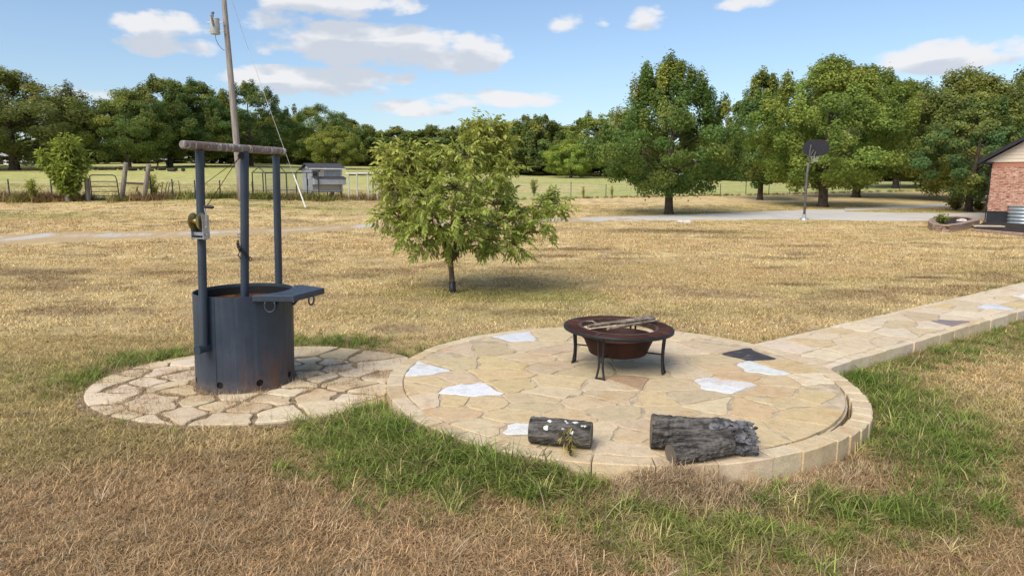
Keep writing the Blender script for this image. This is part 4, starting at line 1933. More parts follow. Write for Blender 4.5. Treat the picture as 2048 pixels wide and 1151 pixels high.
# ------------------------------------------------------------------ chicken coop and runs
def build_coop():
    g = G(655, 398)
    Y = g.y
    m = F / Y * 1.0            # photograph pixels per metre there
    rz = math.radians(37)
    root = empty('chicken_coop', g, rz, 'grey chicken coop with white trim and dark roof raised on legs', 'chicken coop')
    W, DP = 64 / m, 1.25
    z0, z1 = 15 / m, 60 / m
    s = 1 / m

    def bx(name, mat, c, size, parent=None):
        b = MB()
        b.box(c, size)
        return b.build(name, mat, parent or root)
    # walls
    bx('front_wall', M['coop_grey'], (0, 0, (z0 + z1) / 2), (W, .04, z1 - z0 - 4 * s))
    bx('side_wall', M['coop_grey'], (-W / 2 + .02, DP / 2 + .02, (z0 + z1) / 2), (.04, DP, z1 - z0))
    bx('side_wall', M['coop_grey'], (W / 2 - .02, DP / 2 + .02, (z0 + z1) / 2), (.04, DP, z1 - z0))
    bx('back_wall', M['coop_grey'], (0, DP + .04, (z0 + z1) / 2 - .05), (W, .04, z1 - z0 - .1))
    bx('floor', M['coop_grey'], (0, DP / 2, z0 - .02), (W, DP, .04))
    # roof: slopes to the front, overhanging
    b = MB()
    hw = W / 2 + 5 * s
    zr = z1 + 4 * s
    prof = [(-.22, z1 - .04), (DP * .42, zr + .12), (DP + .2, z1 - .10)]
    vs = []
    for x in (-hw, hw):
        for (y, z) in prof:
            vs += [(x, y, z), (x, y, z + .05)]
    fs = [(0, 2, 8, 6), (2, 4, 10, 8), (1, 7, 9, 3), (3, 9, 11, 5), (0, 1, 3, 2), (2, 3, 5, 4), (6, 8, 9, 7), (8, 10, 11, 9), (0, 6, 7, 1), (4, 5, 11, 10)]
    b.add(vs, fs)
    b.build('roof', M['shingle'], root)
    for x in (-W / 2, W / 2):
        b = MB()
        b.add([(x, 0, z1 - .1), (x, DP * .42, zr + .1), (x, DP, z1 - .15), (x + .03, 0, z1 - .1), (x + .03, DP * .42, zr + .1), (x + .03, DP, z1 - .15)],
              [(0, 1, 2), (3, 5, 4), (0, 3, 4, 1), (1, 4, 5, 2)])
        b.build('gable', M['coop_grey'], root)
    bx('fascia', M['white_trim'], (0, -.225, z1 - .03), (2 * hw, .03, .07))
    # corner trim
    for x in (-W / 2 + .04, W / 2 - .04):
        bx('corner_trim', M['white_trim'], (x, -.035, (z0 + z1) / 2), (.09, .03, z1 - z0 - .05))
    bx('bottom_trim', M['white_trim'], (0, -.037, z0 + .03), (W - .18, .03, .07))
    bx('lower_panel', M['cream'], (0, -.030, z0 + 8 * s), (W - .35, .02, 10 * s))
    # window on the left half
    wx, wz = -W / 2 + 13 * s, z1 - 12 * s
    win = bx('window', M['white_trim'], (wx, -.045, wz), (25 * s, .04, 16 * s))
    bx('pane', M['painted_dark'], (wx - 5 * s, -.069, wz), (10 * s, .008, 12 * s), win)
    bx('pane', M['cream'], (wx + 6 * s, -.069, wz), (10 * s, .008, 12 * s), win)
    # nest box
    b = MB()
    y0 = -.42
    hwb = W / 2 - 1 * s
    za, zb = z0 + 13 * s, z0 + 29 * s
    b.add([(-hwb, -.02, za), (hwb + 3 * s, -.02, za), (hwb + 3 * s, y0, za + .02), (-hwb, y0, za + .02), (-hwb, -.02, zb), (hwb + 3 * s, -.02, zb), (hwb + 3 * s, y0, zb - .10), (-hwb, y0, zb - .10)],
          [(0, 1, 2, 3), (4, 7, 6, 5), (0, 3, 7, 4), (1, 5, 6, 2), (3, 2, 6, 7), (0, 4, 5, 1)])
    nb = b.build('nest_box', M['coop_grey'], root)
    b = MB()
    b.add([(-hwb - .02, -.05, zb + .02), (hwb + .1, -.05, zb + .02), (hwb + .1, y0 - .04, zb - .09), (-hwb - .02, y0 - .04, zb - .09)], [(0, 1, 2, 3)])
    lid = b.build('nest_lid', M['shingle'], nb)
    sm = lid.modifiers.new('thick', 'SOLIDIFY')
    sm.thickness = .025
    # pop door on the left side wall
    d = bx('pop_door', M['white_trim'], (-W / 2 - .012, .45, z0 + 18 * s), (.03, .34, .50))
    bx('opening_panel', M['painted_dark'], (-W / 2 - .032, .45, z0 + 18 * s), (.012, .24, .40), d)  # solid panel; the shade inside the doorway is only its colour
    for (x, y) in ((-W / 2 + .06, .05), (W / 2 - .06, .05), (-W / 2 + .06, DP - .05), (W / 2 - .06, DP - .05), (W * .15, .05)):
        bx('leg', M['post'], (x, y, z0 / 2 - .05), (.10, .10, z0 + .02))


build_coop()


def build_runs():
    # dark wire run left of the coop
    g = G(560, 396)
    Y = g.y
    m = F / Y
    root = empty('chicken_run', g, math.radians(5), 'dark framed wire mesh chicken run with pitched top beside the coop', 'chicken run')
    s = 1 / m
    xs = [-51 * s, -31 * s, -8 * s, 14 * s, 33 * s, 54 * s, 76 * s]
    H = 50 * s
    DPT = 2.6
    for yy in (0, DPT):
        for x in xs[::2] if yy else xs:
            b = MB()
            b.box((x, yy, H / 2 - .03), (.05, .05, H + .06))
            b.build('post', M['green_frame'], root)
    for yy in (0, DPT):
        b = MB()
        b.box(((xs[0] + xs[-1]) / 2, yy, H), (xs[-1] - xs[0], .045, .045))
        b.build('rail', M['green_frame'], root)
        b = MB()
        b.box(((xs[0] + xs[-1]) / 2, yy, H * .30), (xs[-1] - xs[0], .03, .05))
        b.build('rail', M['post'], root)
    for x in xs[::2]:
        b = MB()
        b.tube([(x, 0, H), (x, DPT / 2, H + .30), (x, DPT, H)], .022, 6)
        b.build('rafter', M['green_frame'], root)
    b = MB()
    b.box(((xs[0] + xs[-1]) / 2, DPT / 2, H + .30), (xs[-1] - xs[0], .045, .045))
    b.build('ridge_rail', M['green_frame'], root)
    for (nm, quad) in (('mesh_side', [(xs[0], .01, 0), (xs[-1], .01, 0), (xs[-1], .01, H), (xs[0], .01, H)]),
                       ('mesh_side', [(xs[0], DPT - .01, 0), (xs[-1], DPT - .01, 0), (xs[-1], DPT - .01, H), (xs[0], DPT - .01, H)]),
                       ('mesh_roof', [(xs[0], 0, H + .03), (xs[-1], 0, H + .03), (xs[-1], DPT / 2, H + .33), (xs[0], DPT / 2, H + .33)]),
                       ('mesh_roof', [(xs[0], DPT, H + .03), (xs[-1], DPT, H + .03), (xs[-1], DPT / 2, H + .33), (xs[0], DPT / 2, H + .33)])):
        b = MB()
        b.add(quad, [(0, 1, 2, 3)])
        b.build(nm, M['chicken_wire'], root)
    # pale open frame to the right of the coop
    g = G(735, 400)
    m = F / g.y
    s = 1 / m
    root = empty('run_frame', g, math.radians(-3), 'pale open timber run frame with thin white posts beside the coop', 'animal run')
    H = 53 * s
    L = 74 * s
    for (x, yy) in ((-.5, 0), (-.27, 0), (.03, 0), (.27, 0), (.55, 0), (-.5, 1.7), (-.05, 1.7), (.42, 1.7), (.55, 1.7)):
        b = MB()
        b.box((x * L, yy, H / 2 - .03), (.07, .06, H + .04))
        b.build('post', M['enamel'], root)
    for yy in (0, 1.7):
        b = MB()
        b.box((0, yy, H), (L * 1.12, .07, .06))
        b.build('top_rail', M['white_trim'], root)
    b = MB()
    for k in range(5):
        x = -.5 * L + k * L * .25
        b.box((x, .85, H - .10), (.05, 1.64, .06))
    b.box((0, .85, H + .045), (L * 1.1, 1.7, .015))
    b.build('cover', M['shingle'], root)


build_runs()


# ------------------------------------------------------------------ fences and gate
def build_fences():
    # gate
    g = G(211, 402)
    m = F / g.y
    s = 1 / m
    root = empty('pasture_gate', g, 0, 'dark tubular steel pasture gate with rounded top corner', 'gate')
    W, H = 52 * s, 51 * s
    b = MB()
    pts = [(-W / 2, 0, .06), (-W / 2 - .02, 0, H * .96), (-W / 2 + .1, 0, H), (W / 2 - .18, 0, H), (W / 2 - .05, 0, H * .95), (W / 2, 0, H * .8), (W / 2 + .06, 0, .06)]
    b.tube(pts, .026, 8)
    b.tube([(-W / 2, 0, .06), (W / 2 + .06, 0, .06)], .022, 8)
    b.build('gate_frame', M['green_frame'], root, smooth=True)
    for k in (.2, .37, .56, .75):
        b = MB()
        b.tube([(-W / 2, 0, H * k), (W / 2 + .03, 0, H * k)], .020, 8)
        b.build('gate_bar', M['green_frame'], root, smooth=True)
    # single weathered wooden posts at the gate
    for (px, py, tx, ty, w, lab) in [(137, 403, 125, 329, .135, 'grey wooden fence post leaning through the green bush'),
                                     (177, 402, 173, 355, .12, 'short grey wooden post hinging the pasture gate')]:
        a = G(px, py)
        t = D(tx, ty, a.y) - a
        b = MB()
        b.tube([t * -.03, t * .3, t * .7, t * .98, t], [w, w * .97, w * .95, w * .9, w * .6], 12)
        o = b.build('fence_post', M['post'], None, autosmooth=AS)
        o.location = a
        tag(o, lab, 'fence post', 'wooden posts at the pasture gate')
    a = G(250, 401)
    root = empty('fence_brace', a, 0, 'pair of grey wooden posts joined by a dark rail beside the gate', 'fence')
    ts = []
    for (px, py, tx, ty) in ((250, 400, 252, 325), (293, 400, 298, 328)):
        q = G(px, py)
        q = Vector((q.x, a.y, tz1(q.x, a.y))) - a
        t = D(tx, ty, a.y) - a
        b = MB()
        b.tube([q + (t - q) * -.03, q + (t - q) * .4, t - (t - q) * .02, t], [.115, .11, .105, .07], 12)
        b.build('post', M['post'], root, autosmooth=AS)
        ts.append((q, t))
    b = MB()
    b.tube([ts[0][0].lerp(ts[0][1], .47), ts[1][0].lerp(ts[1][1], .46)], .05, 8)
    b.build('rail', M['bark'], root)
    # wire fences with steel posts
    runs = [([(-60, 403, 355), (-10, 403, 357), (18, 403, 358), (103, 403, 358), (137, 403, 345)], 'sagging wire fence with thin steel posts in the tall weeds left of the gate'),
            ([(302, 400, 352), (345, 399, 358), (390, 398, 360), (440, 397, 360), (505, 397, 362)], 'wire fence with thin steel posts between the brace and the chicken run'),
            ([(1000, 394, 362), (1068, 394, 364), (1142, 393.5, 363), (1212, 392.5, 368), (1275, 392, 369), (1352, 391, 368), (1391, 390.5, 367), (1441, 390, 367), (1492, 389, 365), (1538, 388.5, 365), (1580, 388, 366), (1640, 386, 363), (1720, 384, 362), (1800, 382, 360), (1880, 380, 358), (1960, 378, 356)],
             'long wire fence with dark steel posts between lawn and pasture')]
    for pts, lab in runs:
        G0 = G(pts[0][0], pts[0][1])
        root = empty('wire_fence', G0, 0, lab, 'fence')
        tops = []
        for (px, py, ty) in pts:
            q = G(px, py)
            t = D(px, ty, q.y)
            b = MB()
            b.box((q + t) / 2 - G0 + Vector((0, 0, -.03)), (.05, .045, (t - q).length + .06))
            b.build('steel_post', M['green_frame'], root)
            tops.append((q, t))
        for k in (.25, .5, .72, .94):
            b = MB()
            b.tube([q.lerp(t, k) - G0 + Vector((0, -.03, 0)) for q, t in tops], .005, 4)
            b.build('wire_strand', M['wire'], root)
    # dead stalks standing by the fence
    for (px, y0, y1, bend) in ((312, 392, 372, 3), (323, 390, 364, 3), (330, 390, 362, 5), (336, 389, 363, 4), (343, 389, 362, 4), (362, 390, 360, -5), (271, 388, 371, 5), (278, 386, 374, -4)):
        a = G(px, y0)
        t = D(px + bend, y1, a.y) - a
        b = MB()
        b.tube([Vector((0, 0, -.03)), t * .5 + Vector((-.02, 0, 0)), t * .9, t + Vector((.06 if bend > 0 else -.06, 0, -.04))], [.024, .022, .018, .012], 6)
        o = b.build('dead_stalk', M['stalk'])
        o.location = a
        tag(o, 'dark dead stalk standing in the grass behind the wire fence', 'stalk', 'dead stalks by the fence')


build_fences()


# ------------------------------------------------------------------ house corner, bed, basketball hoop
def build_house():
    zb = tz1(22.45, 32.4) - .02
    root = empty('brick_house', (H_CORNER.x, H_CORNER.y, zb), -H_ROT, 'red brick house corner with cream gable, dark roof and charcoal foundation', 'house')
    W, DP = 9.0, 12.0
    ZF, ZW = .54, 2.78
    # local x along the gable wall, y back into the house
    b = MB()
    b.box((W / 2, DP / 2, ZF / 2 - .1), (W + .03, DP + .03, ZF + .2))
    b.build('foundation', M['charcoal_paint'], root)

    def wall(name, x0, x1, y, z0, z1, mat):
        b = MB()
        b.box(((x0 + x1) / 2, (z0 + z1) / 2, .06), (x1 - x0, z1 - z0, .12))
        o = b.build(name, mat, root)
        o.rotation_euler = (math.pi / 2, 0, 0)
        o.location = (0, y + .06, 0)
        return o
    wall('brick_wall', 0, W, 0.0, ZF, ZW - .2, M['brick'])
    b = MB()
    b.box((DP / 2, (ZF + ZW) / 2, 0), (DP - .2, ZW - ZF, .12))
    o = b.build('brick_wall', M['brick'], root)
    o.rotation_euler = (math.pi / 2, 0, math.pi / 2)
    o.location = (.06, .1, 0)
    b = MB()
    b.box((W / 2 + .1, DP / 2 + .2, ZW / 2 + .2), (W - .5, DP - .5, ZW - .6))
    b.build('inner_shell', M['cream'], root)
    # soldier course of upright bricks
    sb = MB()
    sb.box((0, 0, 0), (.066, .115, .196), bev=.004)
    first = sb.build('soldier_brick', M['brick_piece'], root)
    first.location = (.040, .06, ZW - .098)
    rn = random.Random(4)
    for i in range(1, 60):
        o = first.copy()
        C.objects.link(o)
        o.parent = root
        o.location = (.040 + i * .076, .06 + rn.uniform(-.004, .004), ZW - .098)
    b = MB()
    b.box((W / 2, .075, ZW - .1), (W - .02, .07, .19))
    b.build('mortar_bed', M['mortar'], root)
    # gable siding boards
    slope = .64
    oh = .50
    ridge = W / 2
    zg = ZW + .02
    k = 0
    bh = .16
    while True:
        za = zg + k * bh
        xa = (za - (ZW + .02)) / slope - .32
        xz = max(xa, -.32)
        xr = W - xz
        if xr - xz < .4:
            break
        xb = max((za + bh - (ZW + .02)) / slope - .32, -.32)
        bb = MB()
        y0, y1 = -.012, -.030
        bb.add([(xz, y1, za), (xr, y1, za), (W - xb, y0, za + bh), (xb, y0, za + bh), (xz, .05, za), (xr, .05, za), (W - xb, .05, za + bh), (xb, .05, za + bh)],
               [(0, 1, 2, 3), (4, 7, 6, 5), (0, 4, 5, 1), (3, 2, 6, 7), (0, 3, 7, 4), (1, 5, 6, 2)])
        bb.build('siding_board', M['cream'], root)
        k += 1
    # soffit return and roof
    b = MB()
    b.box((-.17, 6, ZW + .01), (.42, 12.6, .05))
    b.build('soffit', M['charcoal_paint'], root)
    b = MB()
    ze = ZW + .02 - .02
    xo = -.52
    zr = ze + slope * (ridge - xo)
    th = .11
    ya, yb = -.42, DP + .4
    vs = []
    for y in (ya, yb):
        vs += [(xo, y, ze), (ridge, y, zr), (W - xo, y, ze), (xo, y, ze + th), (ridge, y, zr + th), (W - xo, y, ze + th)]
    fs = [(0, 1, 4, 3), (1, 2, 5, 4), (6, 9, 10, 7), (7, 10, 11, 8), (3, 4, 10, 9), (4, 5, 11, 10), (0, 6, 7, 1), (1, 7, 8, 2), (0, 3, 9, 6), (2, 8, 11, 5)]
    b.add(vs, fs)
    roof = b.build('roof', M['shingle'], root)
    b = MB()
    b.add([(xo - .02, ya - .03, ze - .06), (ridge, ya - .03, zr - .06), (ridge, ya - .03, zr + th + .01), (xo - .02, ya - .03, ze + th + .01),
           (xo - .02, ya - .004, ze - .06), (ridge, ya - .004, zr - .06), (ridge, ya - .004, zr + th + .01), (xo - .02, ya - .004, ze + th + .01)],
          [(0, 1, 2, 3), (4, 7, 6, 5), (0, 4, 5, 1), (3, 2, 6, 7), (0, 3, 7, 4), (1, 5, 6, 2)])
    b.build('rake_board', M['charcoal_paint'], roof)
    # window to the right
    f = MB()
    f.box((1.95, -.02, 1.75), (1.0, .08, 1.2))
    win = f.build('window', M['white_trim'], root)
    f = MB()
    f.box((1.95, -.063, 1.75), (.86, .01, 1.06))
    f.build('pane', M['glass'], win)
    # downpipe at the corner
    b = MB()
    b.tube([(-.06, .02, ZW - .02), (-.06, .02, .12), (-.10, -.15, .06)], .022, 8)
    b.build('downpipe', M['charcoal_paint'], root)
    # egress window well
    b = MB()
    n = 30
    R = .62
    wx = 1.62
    prof = []
    zn = 26
    vs, fs = [], []
    for i in range(zn + 1):
        z = -.02 + .80 * i / zn
        rr = R + .014 * math.sin(i * 2 * math.pi / 5.2)
        for k in range(n + 1):
            a = math.pi + math.pi * k / n
            vs.append((wx + rr * 1.35 * math.cos(a), -.04 + rr * 1.15 * math.sin(a) - 0, z))
    for i in range(zn):
        for k in range(n):
            q = i * (n + 1) + k
            fs.append((q, q + 1, q + n + 2, q + n + 1))
    b.add(vs, fs)
    well = b.build('window_well', M['galv'], root, smooth=True)
    b = MB()
    pts = [(wx + (R + .03) * 1.35 * math.cos(math.pi + math.pi * k / n), -.04 + (R + .03) * 1.15 * math.sin(math.pi + math.pi * k / n)) for k in range(n + 1)]
    b.prism(pts[::-1] if area(pts) < 0 else pts, .79, .83)
    b.build('well_cover', M['clear'], well)


build_house()


def build_bed():
    # curved bed of stacked retaining blocks by the house corner
    rn = random.Random(9)
    pts_px = [(1938, 452), (1915, 458), (1892, 461), (1872, 459), (1862, 453), (1866, 446), (1885, 442), (1912, 441), (1940, 443), (1952, 448)]
    pts = [P(x, y + 3, 0.0).xy for x, y in pts_px]
    c = sum((Vector(p) for p in pts), Vector((0, 0))) / len(pts)
    gz = tz1(c.x, c.y)
    root = empty('flower_bed', (c.x, c.y, gz), 0, 'curved raised flower bed of stacked brown retaining blocks near the house corner', 'flower bed')
    loc = [Vector(p) - c for p in pts]
    # closed loop resampled into block lengths
    loop = loc + [loc[0]]
    tot = sum((loop[i + 1] - loop[i]).length for i in range(len(loop) - 1))

    def at(t):
        t = (t % 1.0) * tot
        for i in range(len(loop) - 1):
            L = (loop[i + 1] - loop[i]).length
            if t <= L:
                d = (loop[i + 1] - loop[i]) / L
                return loop[i] + d * t, d
            t -= L
        return loop[-1], (loop[1] - loop[0]).normalized()
    nb = max(8, int(tot / .33))
    for row in range(3):
        for i in range(nb):
            p, d = at((i + .5 * (row % 2)) / nb)
            b = MB()
            hh = .105 if row < 2 else .06
            b.box((0, 0, 0), (tot / nb * .97, .24 if row < 2 else .27, hh), bev=.012)
            o = b.build('retaining_block', M['block'], root)
            o.rotation_euler = (rn.uniform(-.02, .02), rn.uniform(-.02, .02), math.atan2(d.y, d.x) + rn.uniform(-.05, .05))
            o.location = (p.x, p.y, .05 + row * .110 - (.02 if row == 2 else 0))
    b = MB()
    inner = [(p.x * .93, p.y * .93) for p in loc]
    if area(inner) < 0:
        inner.reverse()
    b.prism(inner, 0, .20)
    b.build('soil', M['mulch'], root)
    rock = P(1922, 444, .22)
    b = MB()
    bm = bmesh.new()
    bmesh.ops.create_icosphere(bm, subdivisions=2, radius=.2)
    for v in bm.verts:
        v.co *= 1 + rn.uniform(-.15, .15)
        v.co.z *= .5
    bm.verts.index_update()
    b.add([v.co for v in bm.verts], [[v.index for v in f.verts] for f in bm.faces])
    bm.free()
    o = b.build('rock', M['rock'])
    o.location = (rock.x, rock.y, gz + .27)
    tag(o, 'pale rounded rock lying in the flower bed', 'rock')
    # dark mulch strip with a row of flat edging blocks along the house wall
    e0, e1 = P(1946, 463, 0), P(2120, 478, 0)
    w0 = H_CORNER + H_U * -.1 - H_V * .02
    w1 = H_CORNER + H_U * 5 - H_V * .02
    gz2 = tz1(e0.x, e0.y)
    b = MB()
    q = [(e0.x, e0.y + .1), (e1.x, e1.y + .1), (w1.x, w1.y), (w0.x, w0.y)]
    mid = Vector((sum(p[0] for p in q) / 4, sum(p[1] for p in q) / 4, gz2))
    root = empty('mulch_bed', mid, 0, 'dark mulch strip edged with flat brown blocks along the house wall', 'flower bed')
    b.prism([(p[0] - mid.x, p[1] - mid.y) for p in (q if area(q) > 0 else q[::-1])], -.05, .05)
    b.build('mulch', M['mulch'], root)
    L = (e1 - e0).length
    k = int(L / .42)
    for i in range(k):
        p = e0.lerp(e1, (i + .5) / k)
        b = MB()
        b.box((0, 0, 0), (L / k * .97, .22, .11), bev=.012)
        o = b.build('edging_block', M['block'], root)
        o.location = (p.x - mid.x, p.y - mid.y, .05)
        o.rotation_euler = (0, 0, math.atan2(e1.y - e0.y, e1.x - e0.x) + rn.uniform(-.04, .04))
    s = P(1974, 453, .06)
    b = MB()
    b.box((0, 0, 0), (1.15, .5, .05), bev=.01)
    o = b.build('paver', M['flag'], None, color=(.50, .42, .32))
    o.location = (s.x, s.y, gz2 + .08)
    o.rotation_euler = (0, 0, -.25)
    tag(o, 'pale flat paver lying on the dark mulch', 'paver')
    # slab lying by the driveway
    s = G(1367, 446)
    b = MB()
    b.box((0, 0, .07), (.62, .34, .12), bev=.02)
    b.box((.20, 0, .13), (.22, .30, .05), bev=.015)
    o = b.build('concrete_slab', M['rock'])
    o.location = s
    o.rotation_euler = (0, .05, -.2)
    tag(o, 'pale concrete block lying in the lawn beside the driveway', 'block')


build_bed()


def build_hoop():
    g = G(1608, 439)
    Y = g.y
    root = empty('basketball_hoop', g, 0, 'basketball hoop with black fan backboard on a leaning steel pole by the driveway', 'basketball hoop')

    def L(px, py, dy=0.0):
        return D(px, py, Y + dy) - g
    b = MB()
    b.tube([Vector((0, 0, -.05)), L(1611, 390), L(1615, 340), L(1618, 325)], .06, 12)
    b.build('pole', M['hoop_pole'], root, smooth=True)
    b = MB()
    b.tube([Vector((0, 0, -.04)), L(1609, 428)], .085, 12)
    b.lathe([(.22, 0), (.20, .06), (.07, .10)], 14)
    b.build('base_sleeve', M['galv'], root)
    for (p0, p1) in (((1616, 322), (1627, 300)), ((1620, 328), (1632, 303)), ((1618, 315), (1622, 290))):
        b = MB()
        b.tube([L(*p0), L(*p1, .45)], .028, 8)
        b.build('brace', M['hoop_pole'], root)
    # fan-shaped backboard facing away over the driveway
    c = L(1632, 297, .55)
    bb = MB()
    n = 24
    hw, hh = .62, .44
    pts = []
    for k in range(n):
        a = 2 * math.pi * k / n
        x = hw * math.copysign(abs(math.cos(a)) ** .75, math.cos(a))
        z = hh * math.copysign(abs(math.sin(a)) ** .75, math.sin(a)) * (1.0 if math.sin(a) > 0 else .85)
        pts.append((x, z))
    rzm = Matrix.Rotation(math.radians(-16), 4, 'Z')
    vs = []
    for y in (-.02, .02):
        vs += [c + rzm @ Vector((p[0], y, p[1])) for p in pts]
    bb.add(vs, [tuple(range(n)), tuple(range(n, 2 * n))[::-1]] + [(k, (k + 1) % n, n + (k + 1) % n, n + k) for k in range(n)])
    board = bb.build('backboard', M['hoop_black'], root)
    b = MB()
    for k in range(-4, 5):
        half = hh * math.sqrt(max(0, 1 - (k * .13 / hw) ** 2)) * .92
        q = c + rzm @ Vector((k * .13, -.03, .02))
        b.box(q, (.014, .014, 2 * half), rot=rzm)
    b.build('stiffening_ribs', M['hoop_black'], board)
    rim_c = c + rzm @ Vector((0.02, .36, -.33))
    b = MB()
    b.tube([rim_c + Vector((.23 * math.cos(t), .23 * math.sin(t), 0)) for t in np.linspace(0, 2 * math.pi, 25)], .012, 6, caps=False)
    b.tube([rim_c + Vector((0, -.23, 0)), rim_c + Vector((0, -.34, 0))], .03, 6)
    b.build('rim', M['rust'], root)
    b = MB()
    for k in range(12):
        a0, a1 = 2 * math.pi * k / 12, 2 * math.pi * (k + 1.5) / 12
        for (u, v) in ((a0, a1), (a1, a0)):
            b.tube([rim_c + Vector((.22 * math.cos(u), .22 * math.sin(u), -.01)), rim_c + Vector((.14 * math.cos(v), .14 * math.sin(v), -.30))], .009, 4)
    b.build('net', M['net'], root)


build_hoop()


def build_far_buildings():
    # small white outbuildings far left behind the trees
    g = onground(8, 92)
    s = g.y / F
    root = empty('white_shed', g, .1, 'small white gabled shed far behind the pasture trees', 'shed')
    b = MB()
    w, d, h = 26 * s, 3.0, 17 * s
    b.add([(-w / 2, 0, 0), (w / 2, 0, 0), (w / 2, 0, h), (0, 0, h * 1.35), (-w / 2, 0, h), (-w / 2, d, 0), (w / 2, d, 0), (w / 2, d, h), (0, d, h * 1.35), (-w / 2, d, h)],
          [(0, 1, 2, 3, 4), (9, 8, 7, 6, 5), (0, 4, 9, 5), (1, 6, 7, 2)])
    b.build('wall', M['white_wall'], root)
    b = MB()
    b.add([(-w / 2 - .15, -.15, h - .05), (0, -.15, h * 1.38), (w / 2 + .15, -.15, h - .05), (-w / 2 - .15, d + .1, h - .05), (0, d + .1, h * 1.38), (w / 2 + .15, d + .1, h - .05)],
          [(0, 1, 4, 3), (1, 2, 5, 4)])
    b.build('roof', M['white_trim'], root)
    b = MB()
    b.box((0, -.03, h * .32), (w * .35, .05, h * .64))
    b.build('door', M['painted_dark'], root)
    g = onground(72, 92)
    root = empty('white_trailer', g, .05, 'long low white outbuilding behind the pasture trees', 'outbuilding')
    b = MB()
    b.box((0, 0, 9 * s), (46 * s, 2.6, 13 * s), bev=.05)
    b.build('body', M['white_wall'], root)
    for k in (-1, 0, 1):
        b = MB()
        b.box((k * 13 * s, -1.33, 10 * s), (5 * s, .06, 4 * s))
        b.build('window', M['painted_dark'], root)
    b = MB()
    b.box((0, 0, 16 * s), (48 * s, 2.8, .12))
    b.build('roof', M['white_trim'], root)
    # dark stacked logs lying under the pasture trees
    rn = random.Random(31)
    for i in range(13):
        px = 195 + i * 14.5 + rn.uniform(-4, 4)
        q = G(px, 341 + rn.uniform(-1.5, 2))
        b = MB()
        L = rn.uniform(.5, 1.0)
        r = rn.uniform(.10, .18)
        b.tube([(-L / 2, 0, r), (0, 0, r * 1.02), (L / 2, 0, r)], [r * .95, r, r * .9], 8)
        o = b.build('fallen_log', M['stalk'], None, smooth=False)
        o.location = q
        o.rotation_euler = (0, 0, rn.uniform(-1.2, 1.2))
        tag(o, 'dark fallen log in the row under the pasture trees', 'log', 'row of logs under the pasture trees')
    q = G(325, 336)
    root = empty('picnic_table', q, .2, 'small dark table standing under the pasture trees', 'table')
    b = MB()
    b.box((0, 0, .74), (1.5, .75, .06))
    b.build('tabletop', M['stalk'], root)
    for s_ in (-.5, .5):
        b = MB()
        b.tube([(s_, -.3, -.03), (s_ * .8, .0, .71)], .04, 6)
        b.tube([(s_, .3, -.03), (s_ * .8, .0, .71)], .04, 6)
        b.build('leg', M['stalk'], root)


build_far_buildings()


# ------------------------------------------------------------------ trees
def leaf_mesh(name, pos, axis, nrm, length, width, lv, ly):
    """rhombic folded leaves, one quad each"""
    n = len(pos)
    axis = axis / np.linalg.norm(axis, axis=1, keepdims=True)
    side = np.cross(axis, nrm)
    side /= np.maximum(np.linalg.norm(side, axis=1, keepdims=True), 1e-6)
    up = np.cross(side, axis)
    L = length[:, None]
    W = width[:, None]
    V = np.empty((n, 4, 3), np.float32)
    V[:, 0] = pos - axis * L * .5
    V[:, 1] = pos + side * W * .5 + up * W * .18 - axis * L * .05
    V[:, 2] = pos + axis * L * .5 - up * L * .08
    V[:, 3] = pos - side * W * .5 + up * W * .18 - axis * L * .05
    Fq = np.arange(n * 4, dtype=np.int32).reshape(n, 4)
    me = fast_mesh(name, V.reshape(-1, 3), Fq)
    for nm, v in (('lv', lv), ('ly', ly)):
        at = me.attributes.new(nm, 'FLOAT', 'FACE')
        at.data.foreach_set('value', v.astype(np.float32))
    return me


def unit(rng, n):
    v = rng.normal(size=(n, 3))
    return v / np.linalg.norm(v, axis=1, keepdims=True)


